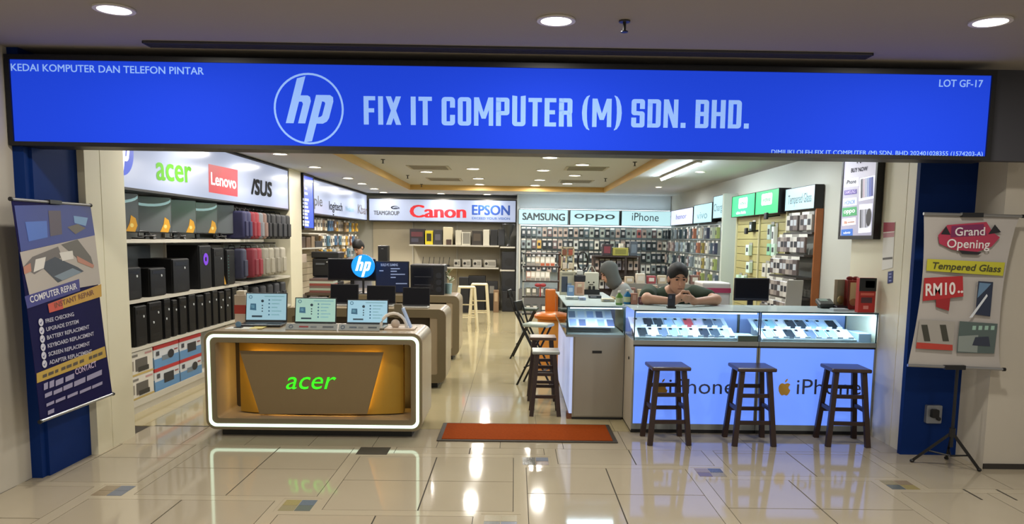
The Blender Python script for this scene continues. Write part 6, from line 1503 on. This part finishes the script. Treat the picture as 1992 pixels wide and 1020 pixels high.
body = part(t, 'body', sdf_mesh(man_body, (1.02, 6.2, .46), (1.78, 6.9, 1.36), .0085), SKIN, True)
def man_shirt(P):
    d = smin(sd_ell(P, (GX, GY+.02, .93), (.218, .132, .19)), sd_ell(P, (GX, GY+.03, .66), (.185, .135, .24)), .06)
    for k in (0, 1): d = smin(d, sd_caps(P, sh[k], [sh[k][i]+(el[k][i]-sh[k][i])*.62 for i in range(3)], .072, .07), .04)
    d = smin(d, sd_ell(P, (GX, GY, 1.045), (.12, .08, .045)), .03)
    d = np.maximum(d, -sd_caps(P, (1.395, 6.56, 1.19), (GX, GY-.02, 1.06), .075, .068))
    return d
part(t, 'shirt', sdf_mesh(man_shirt, (1.02, 6.38, .46), (1.74, 6.95, 1.2), .011), mat('dark_green_cotton', '#22331f', .85, var=.2, scale=12), True)
def man_hair(P):
    Rm = np.array(Matrix.Rotation(.06, 3, 'Z') @ Matrix.Rotation(.2, 3, 'X')); q = (P-np.array(hc))@Rm
    d = sd_ell(q, (0, .018, .05), (.087, .1, .092)); d = smin(d, sd_ell(q, (0, .05, -.005), (.083, .07, .085)), .03)
    cut = sd_ell(q, (0, -.11, -.03), (.078, .075, .10)); d = np.maximum(d, -cut); d = np.maximum(d, -(q[..., 2]+.085))
    d = np.maximum(d, -sd_ell(q, (0, -.02, -.07), (.09, .06, .06)))
    return d
part(t, 'hair', sdf_mesh(man_hair, (1.26, 6.42, 1.06), (1.52, 6.74, 1.38), .0075), HAIR, True)
_, T = head_sdf(np.zeros((1, 3)), hc, .06, .2); person_extra(t, T, HAIR, True)
part(t, 'trousers', join(rbox(GX-.17, GX-.02, GY-.22, GY+.12, .40, .54, .05, 3), rbox(GX+.02, GX+.17, GY-.22, GY+.12, .40, .54, .05, 3), rbox(GX-.16, GX-.04, GY-.2, GY-.08, .04, .46, .04, 3), rbox(GX+.04, GX+.16, GY-.2, GY-.08, .04, .46, .04, 3)), M('#23252c', .8), True)
part(t, 'shoe', rbox(GX-.16, GX-.05, GY-.24, GY-.06, 0, .06, .025, 3), BLACK, True); part(t, 'shoe', rbox(GX+.05, GX+.16, GY-.24, GY-.06, 0, .06, .025, 3), BLACK, True)
t = thing('seat_stool', 'round stool under the man in green behind the counter', 'stool', (GX, GY+.05, 0)); part(t, 'seat', lathe([(.14, .36), (.15, .375), (.14, .395)], (GX, GY+.05, 0)), DARK); part(t, 'column', cyl((GX, GY+.05, .02), (GX, GY+.05, .36), .025), ALU); part(t, 'foot', lathe([(.15, 0), (.15, .012), (.03, .03)], (GX, GY+.05, 0)), DARK)
t = thing('smartphone', 'black phone held in both hands of the man in green', 'phone', (1.395, 6.25, CT+.03)); R = Matrix.Translation((1.395, 6.262, CT+.035)) @ Matrix.Rotation(-.5, 4, 'X')
part(t, 'body', xf(rbox(-.04, .04, -.005, .005, -.02, .055, .004), R), M('#101116', .3)); part(t, 'camera', xf(rbox(-.03, -.008, -.0075, -.005, .025, .047, .002), R), M('#2c2e36', .3))
# --- woman in the grey headscarf, turned to the left and bent over the table
wc = (1.12, 9.2, 1.12); wy, wp = -1.25, .5
def w_body(P):
    d, _ = head_sdf(P, wc, wy, wp)
    d = smin(d, sd_caps(P, (1.17, 9.2, 1.05), (1.25, 9.2, .96), .05, .055), .04); d = smin(d, sd_ell(P, (1.29, 9.22, .76), (.12, .17, .24)), .06); d = smin(d, sd_ell(P, (1.30, 9.22, .48), (.14, .16, .15)), .06)
    for s_, e, w, pcx in ((-1, (1.25, 9.0, .80), (1.1, 8.85, .80), (1.04, 8.82, .80)), (1, (1.27, 9.4, .80), (1.12, 9.05, .80), (1.07, 8.96, .80))):
        d = smin(d, sd_caps(P, (1.28, 9.2+s_*.16, .93), e, .05, .042), .03); d = smin(d, sd_caps(P, e, w, .04, .027), .02)
        x0, y0, z0 = pcx; tips = [[(x0, y0+(j-1.5)*.016, z0), (x0-.04, y0+(j-1.5)*.018-.02, z0+.008), (x0-.065, y0+(j-1.5)*.018-.035, z0-.012)] for j in range(4)]
        d = hand_sdf(P, w, pcx, tips, [(x0, y0, z0+.01), (x0-.03, y0+s_*.03, z0+.02), (x0-.05, y0+s_*.025, z0+.01)], d)
    return d
t = thing('person', 'person in a grey headscarf bent over the work table, turned left', 'person', (1.28, 9.2, 0))
part(t, 'body', sdf_mesh(w_body, (.9, 8.7, .32), (1.5, 9.5, 1.32), .0105), SKIN2, True)
GREY = mat('grey_jersey', '#565957', .85, var=.12, scale=10)
def w_scarf(P):
    Rm = np.array(Matrix.Rotation(wy, 3, 'Z') @ Matrix.Rotation(wp, 3, 'X')); q = (P-np.array(wc))@Rm
    d = sd_ell(q, (0, .02, .03), (.095, .112, .108)); d = smin(d, sd_ell(q, (0, .0, -.10), (.085, .085, .08)), .04)
    d = smin(d, sd_caps(P, (1.15, 9.2, 1.09), (1.20, 9.2, 1.0), .085, .085), .04)
    d = np.maximum(d, -sd_ell(q, (0, -.125, -.02), (.062, .07, .088)))
    return d
part(t, 'headscarf', sdf_mesh(w_scarf, (.95, 8.98, .72), (1.5, 9.45, 1.32), .0095), GREY, True)
def w_top(P):
    d = smin(sd_ell(P, (1.29, 9.22, .76), (.145, .19, .25)), sd_ell(P, (1.30, 9.22, .48), (.165, .185, .17)), .06)
    for s_, e, w in ((-1, (1.25, 9.0, .80), (1.1, 8.85, .80)), (1, (1.27, 9.4, .80), (1.12, 9.05, .80))):
        d = smin(d, sd_caps(P, (1.28, 9.2+s_*.16, .93), e, .07, .058), .03); d = smin(d, sd_caps(P, e, [e[i]+(w[i]-e[i])*.85 for i in range(3)], .056, .042), .03)
    return d
part(t, 'top', sdf_mesh(w_top, (.95, 8.7, .28), (1.52, 9.55, 1.06), .012), mat('pale_grey_cotton', '#8b8d8b', .85, var=.12, scale=10), True)
part(t, 'trousers', join(rbox(.98, 1.35, 9.04, 9.18, .34, .5, .05, 3), rbox(.98, 1.35, 9.24, 9.38, .34, .5, .05, 3), rbox(.97, 1.1, 9.05, 9.17, .04, .42, .04, 3), rbox(.97, 1.1, 9.25, 9.37, .04, .42, .04, 3)), M('#34363c', .8), True)
for y in (9.06, 9.26): part(t, 'shoe', rbox(.92, 1.1, y, y+.1, 0, .06, .025, 3), BLACK, True)
_, T = head_sdf(np.zeros((1, 3)), wc, wy, wp); person_extra(t, T, HAIR, False)
t = thing('seat_stool', 'dark stool under the woman with the grey headscarf', 'stool', (1.32, 9.22, 0)); part(t, 'seat', lathe([(.15, .28), (.16, .295), (.15, .31)], (1.32, 9.22, 0)), DARK); part(t, 'column', cyl((1.32, 9.22, .02), (1.32, 9.22, .28), .025), ALU); part(t, 'foot', lathe([(.16, 0), (.16, .012), (.03, .03)], (1.32, 9.22, 0)), DARK)
# --- man far back behind the monitors
bc = AT(697, 482, 13.4); bc = (bc.x, 13.4, bc.z)
BXx, BYy, BZ = bc
def b_body(P):
    d, _ = head_sdf(P, bc, -.5, .7)
    d = smin(d, sd_caps(P, (BXx, BYy+.05, BZ-.08), (BXx+.02, BYy+.1, BZ-.2), .048, .055), .04); d = smin(d, sd_ell(P, (BXx+.03, BYy+.13, BZ-.42), (.19, .12, .25)), .06); d = smin(d, sd_ell(P, (BXx+.03, BYy+.15, BZ-.72), (.16, .12, .2)), .06)
    for s_ in (-1, 1):
        x = BXx+.02+s_*.19
        d = smin(d, sd_caps(P, (x, BYy+.12, BZ-.24), (x+s_*.03, BYy-.02, BZ-.5), .05, .042), .03); d = smin(d, sd_caps(P, (x+s_*.03, BYy-.02, BZ-.5), (x-s_*.05, BYy-.2, BZ-.5), .04, .027), .02)
        p = (x-s_*.07, BYy-.25, BZ-.5); tips = [[(p[0]+(j-1.5)*.017, p[1], p[2]), (p[0]+(j-1.5)*.019, p[1]-.05, p[2]+.006), (p[0]+(j-1.5)*.019, p[1]-.075, p[2]-.015)] for j in range(4)]
        d = hand_sdf(P, (x-s_*.05, BYy-.2, BZ-.5), p, tips, [p, (p[0]-s_*.03, p[1]-.02, p[2]+.01), (p[0]-s_*.035, p[1]-.045, p[2])], d)
    return d
t = thing('person', 'person with dark hair looking down behind the monitors at the far left', 'person', (BXx, BYy+.1, 0))
part(t, 'body', sdf_mesh(b_body, (BXx-.34, BYy-.38, BZ-.9), (BXx+.36, BYy+.32, BZ+.18), .0125), SKIN, True)
def b_shirt(P):
    d = smin(sd_ell(P, (BXx+.03, BYy+.13, BZ-.42), (.21, .14, .26)), sd_ell(P, (BXx+.03, BYy+.15, BZ-.72), (.18, .14, .22)), .06)
    for s_ in (-1, 1):
        x = BXx+.02+s_*.19; d = smin(d, sd_caps(P, (x, BYy+.12, BZ-.24), (x+s_*.025, BYy+.02, BZ-.42), .07, .066), .04)
    return np.maximum(d, -sd_caps(P, (BXx, BYy+.03, BZ-.08), (BXx+.02, BYy+.1, BZ-.2), .08, .07))
part(t, 'shirt', sdf_mesh(b_shirt, (BXx-.34, BYy-.15, BZ-.94), (BXx+.36, BYy+.34, BZ-.1), .014), mat('grey_blue_cotton', '#6d6f7c', .85, var=.15, scale=10), True)
part(t, 'collar', tube([(BXx+.02+.075*math.cos(u), BYy+.09+.07*math.sin(u), BZ-.185) for u in [2*math.pi*i/16 for i in range(17)]], .012, 6), M('#7a2c30', .8), True)
def b_hair(P):
    Rm = np.array(Matrix.Rotation(-.5, 3, 'Z') @ Matrix.Rotation(.7, 3, 'X')); q = (P-np.array(bc))@Rm
    d = sd_ell(q, (0, .018, .05), (.088, .103, .095)); d = smin(d, sd_ell(q, (0, .05, -.005), (.084, .07, .085)), .03)
    return np.maximum(d, -sd_ell(q, (0, -.11, -.035), (.08, .08, .095)))
part(t, 'hair', sdf_mesh(b_hair, (BXx-.15, BYy-.15, BZ-.12), (BXx+.15, BYy+.2, BZ+.2), .01), HAIR, True)
_, T = head_sdf(np.zeros((1, 3)), bc, -.5, .7); person_extra(t, T, HAIR, True)
zt = BZ-.86
part(t, 'trousers', join(rbox(BXx-.13, BXx+.02, BYy-.02, BYy+.28, .05, max(.3, zt+.12), .05, 3), rbox(BXx+.04, BXx+.19, BYy-.02, BYy+.28, .05, max(.3, zt+.12), .05, 3)), M('#23252c', .8), True)
for x in (-.12, .05): part(t, 'shoe', rbox(BXx+x, BXx+x+.12, BYy-.1, BYy+.14, 0, .07, .025, 3), BLACK, True)
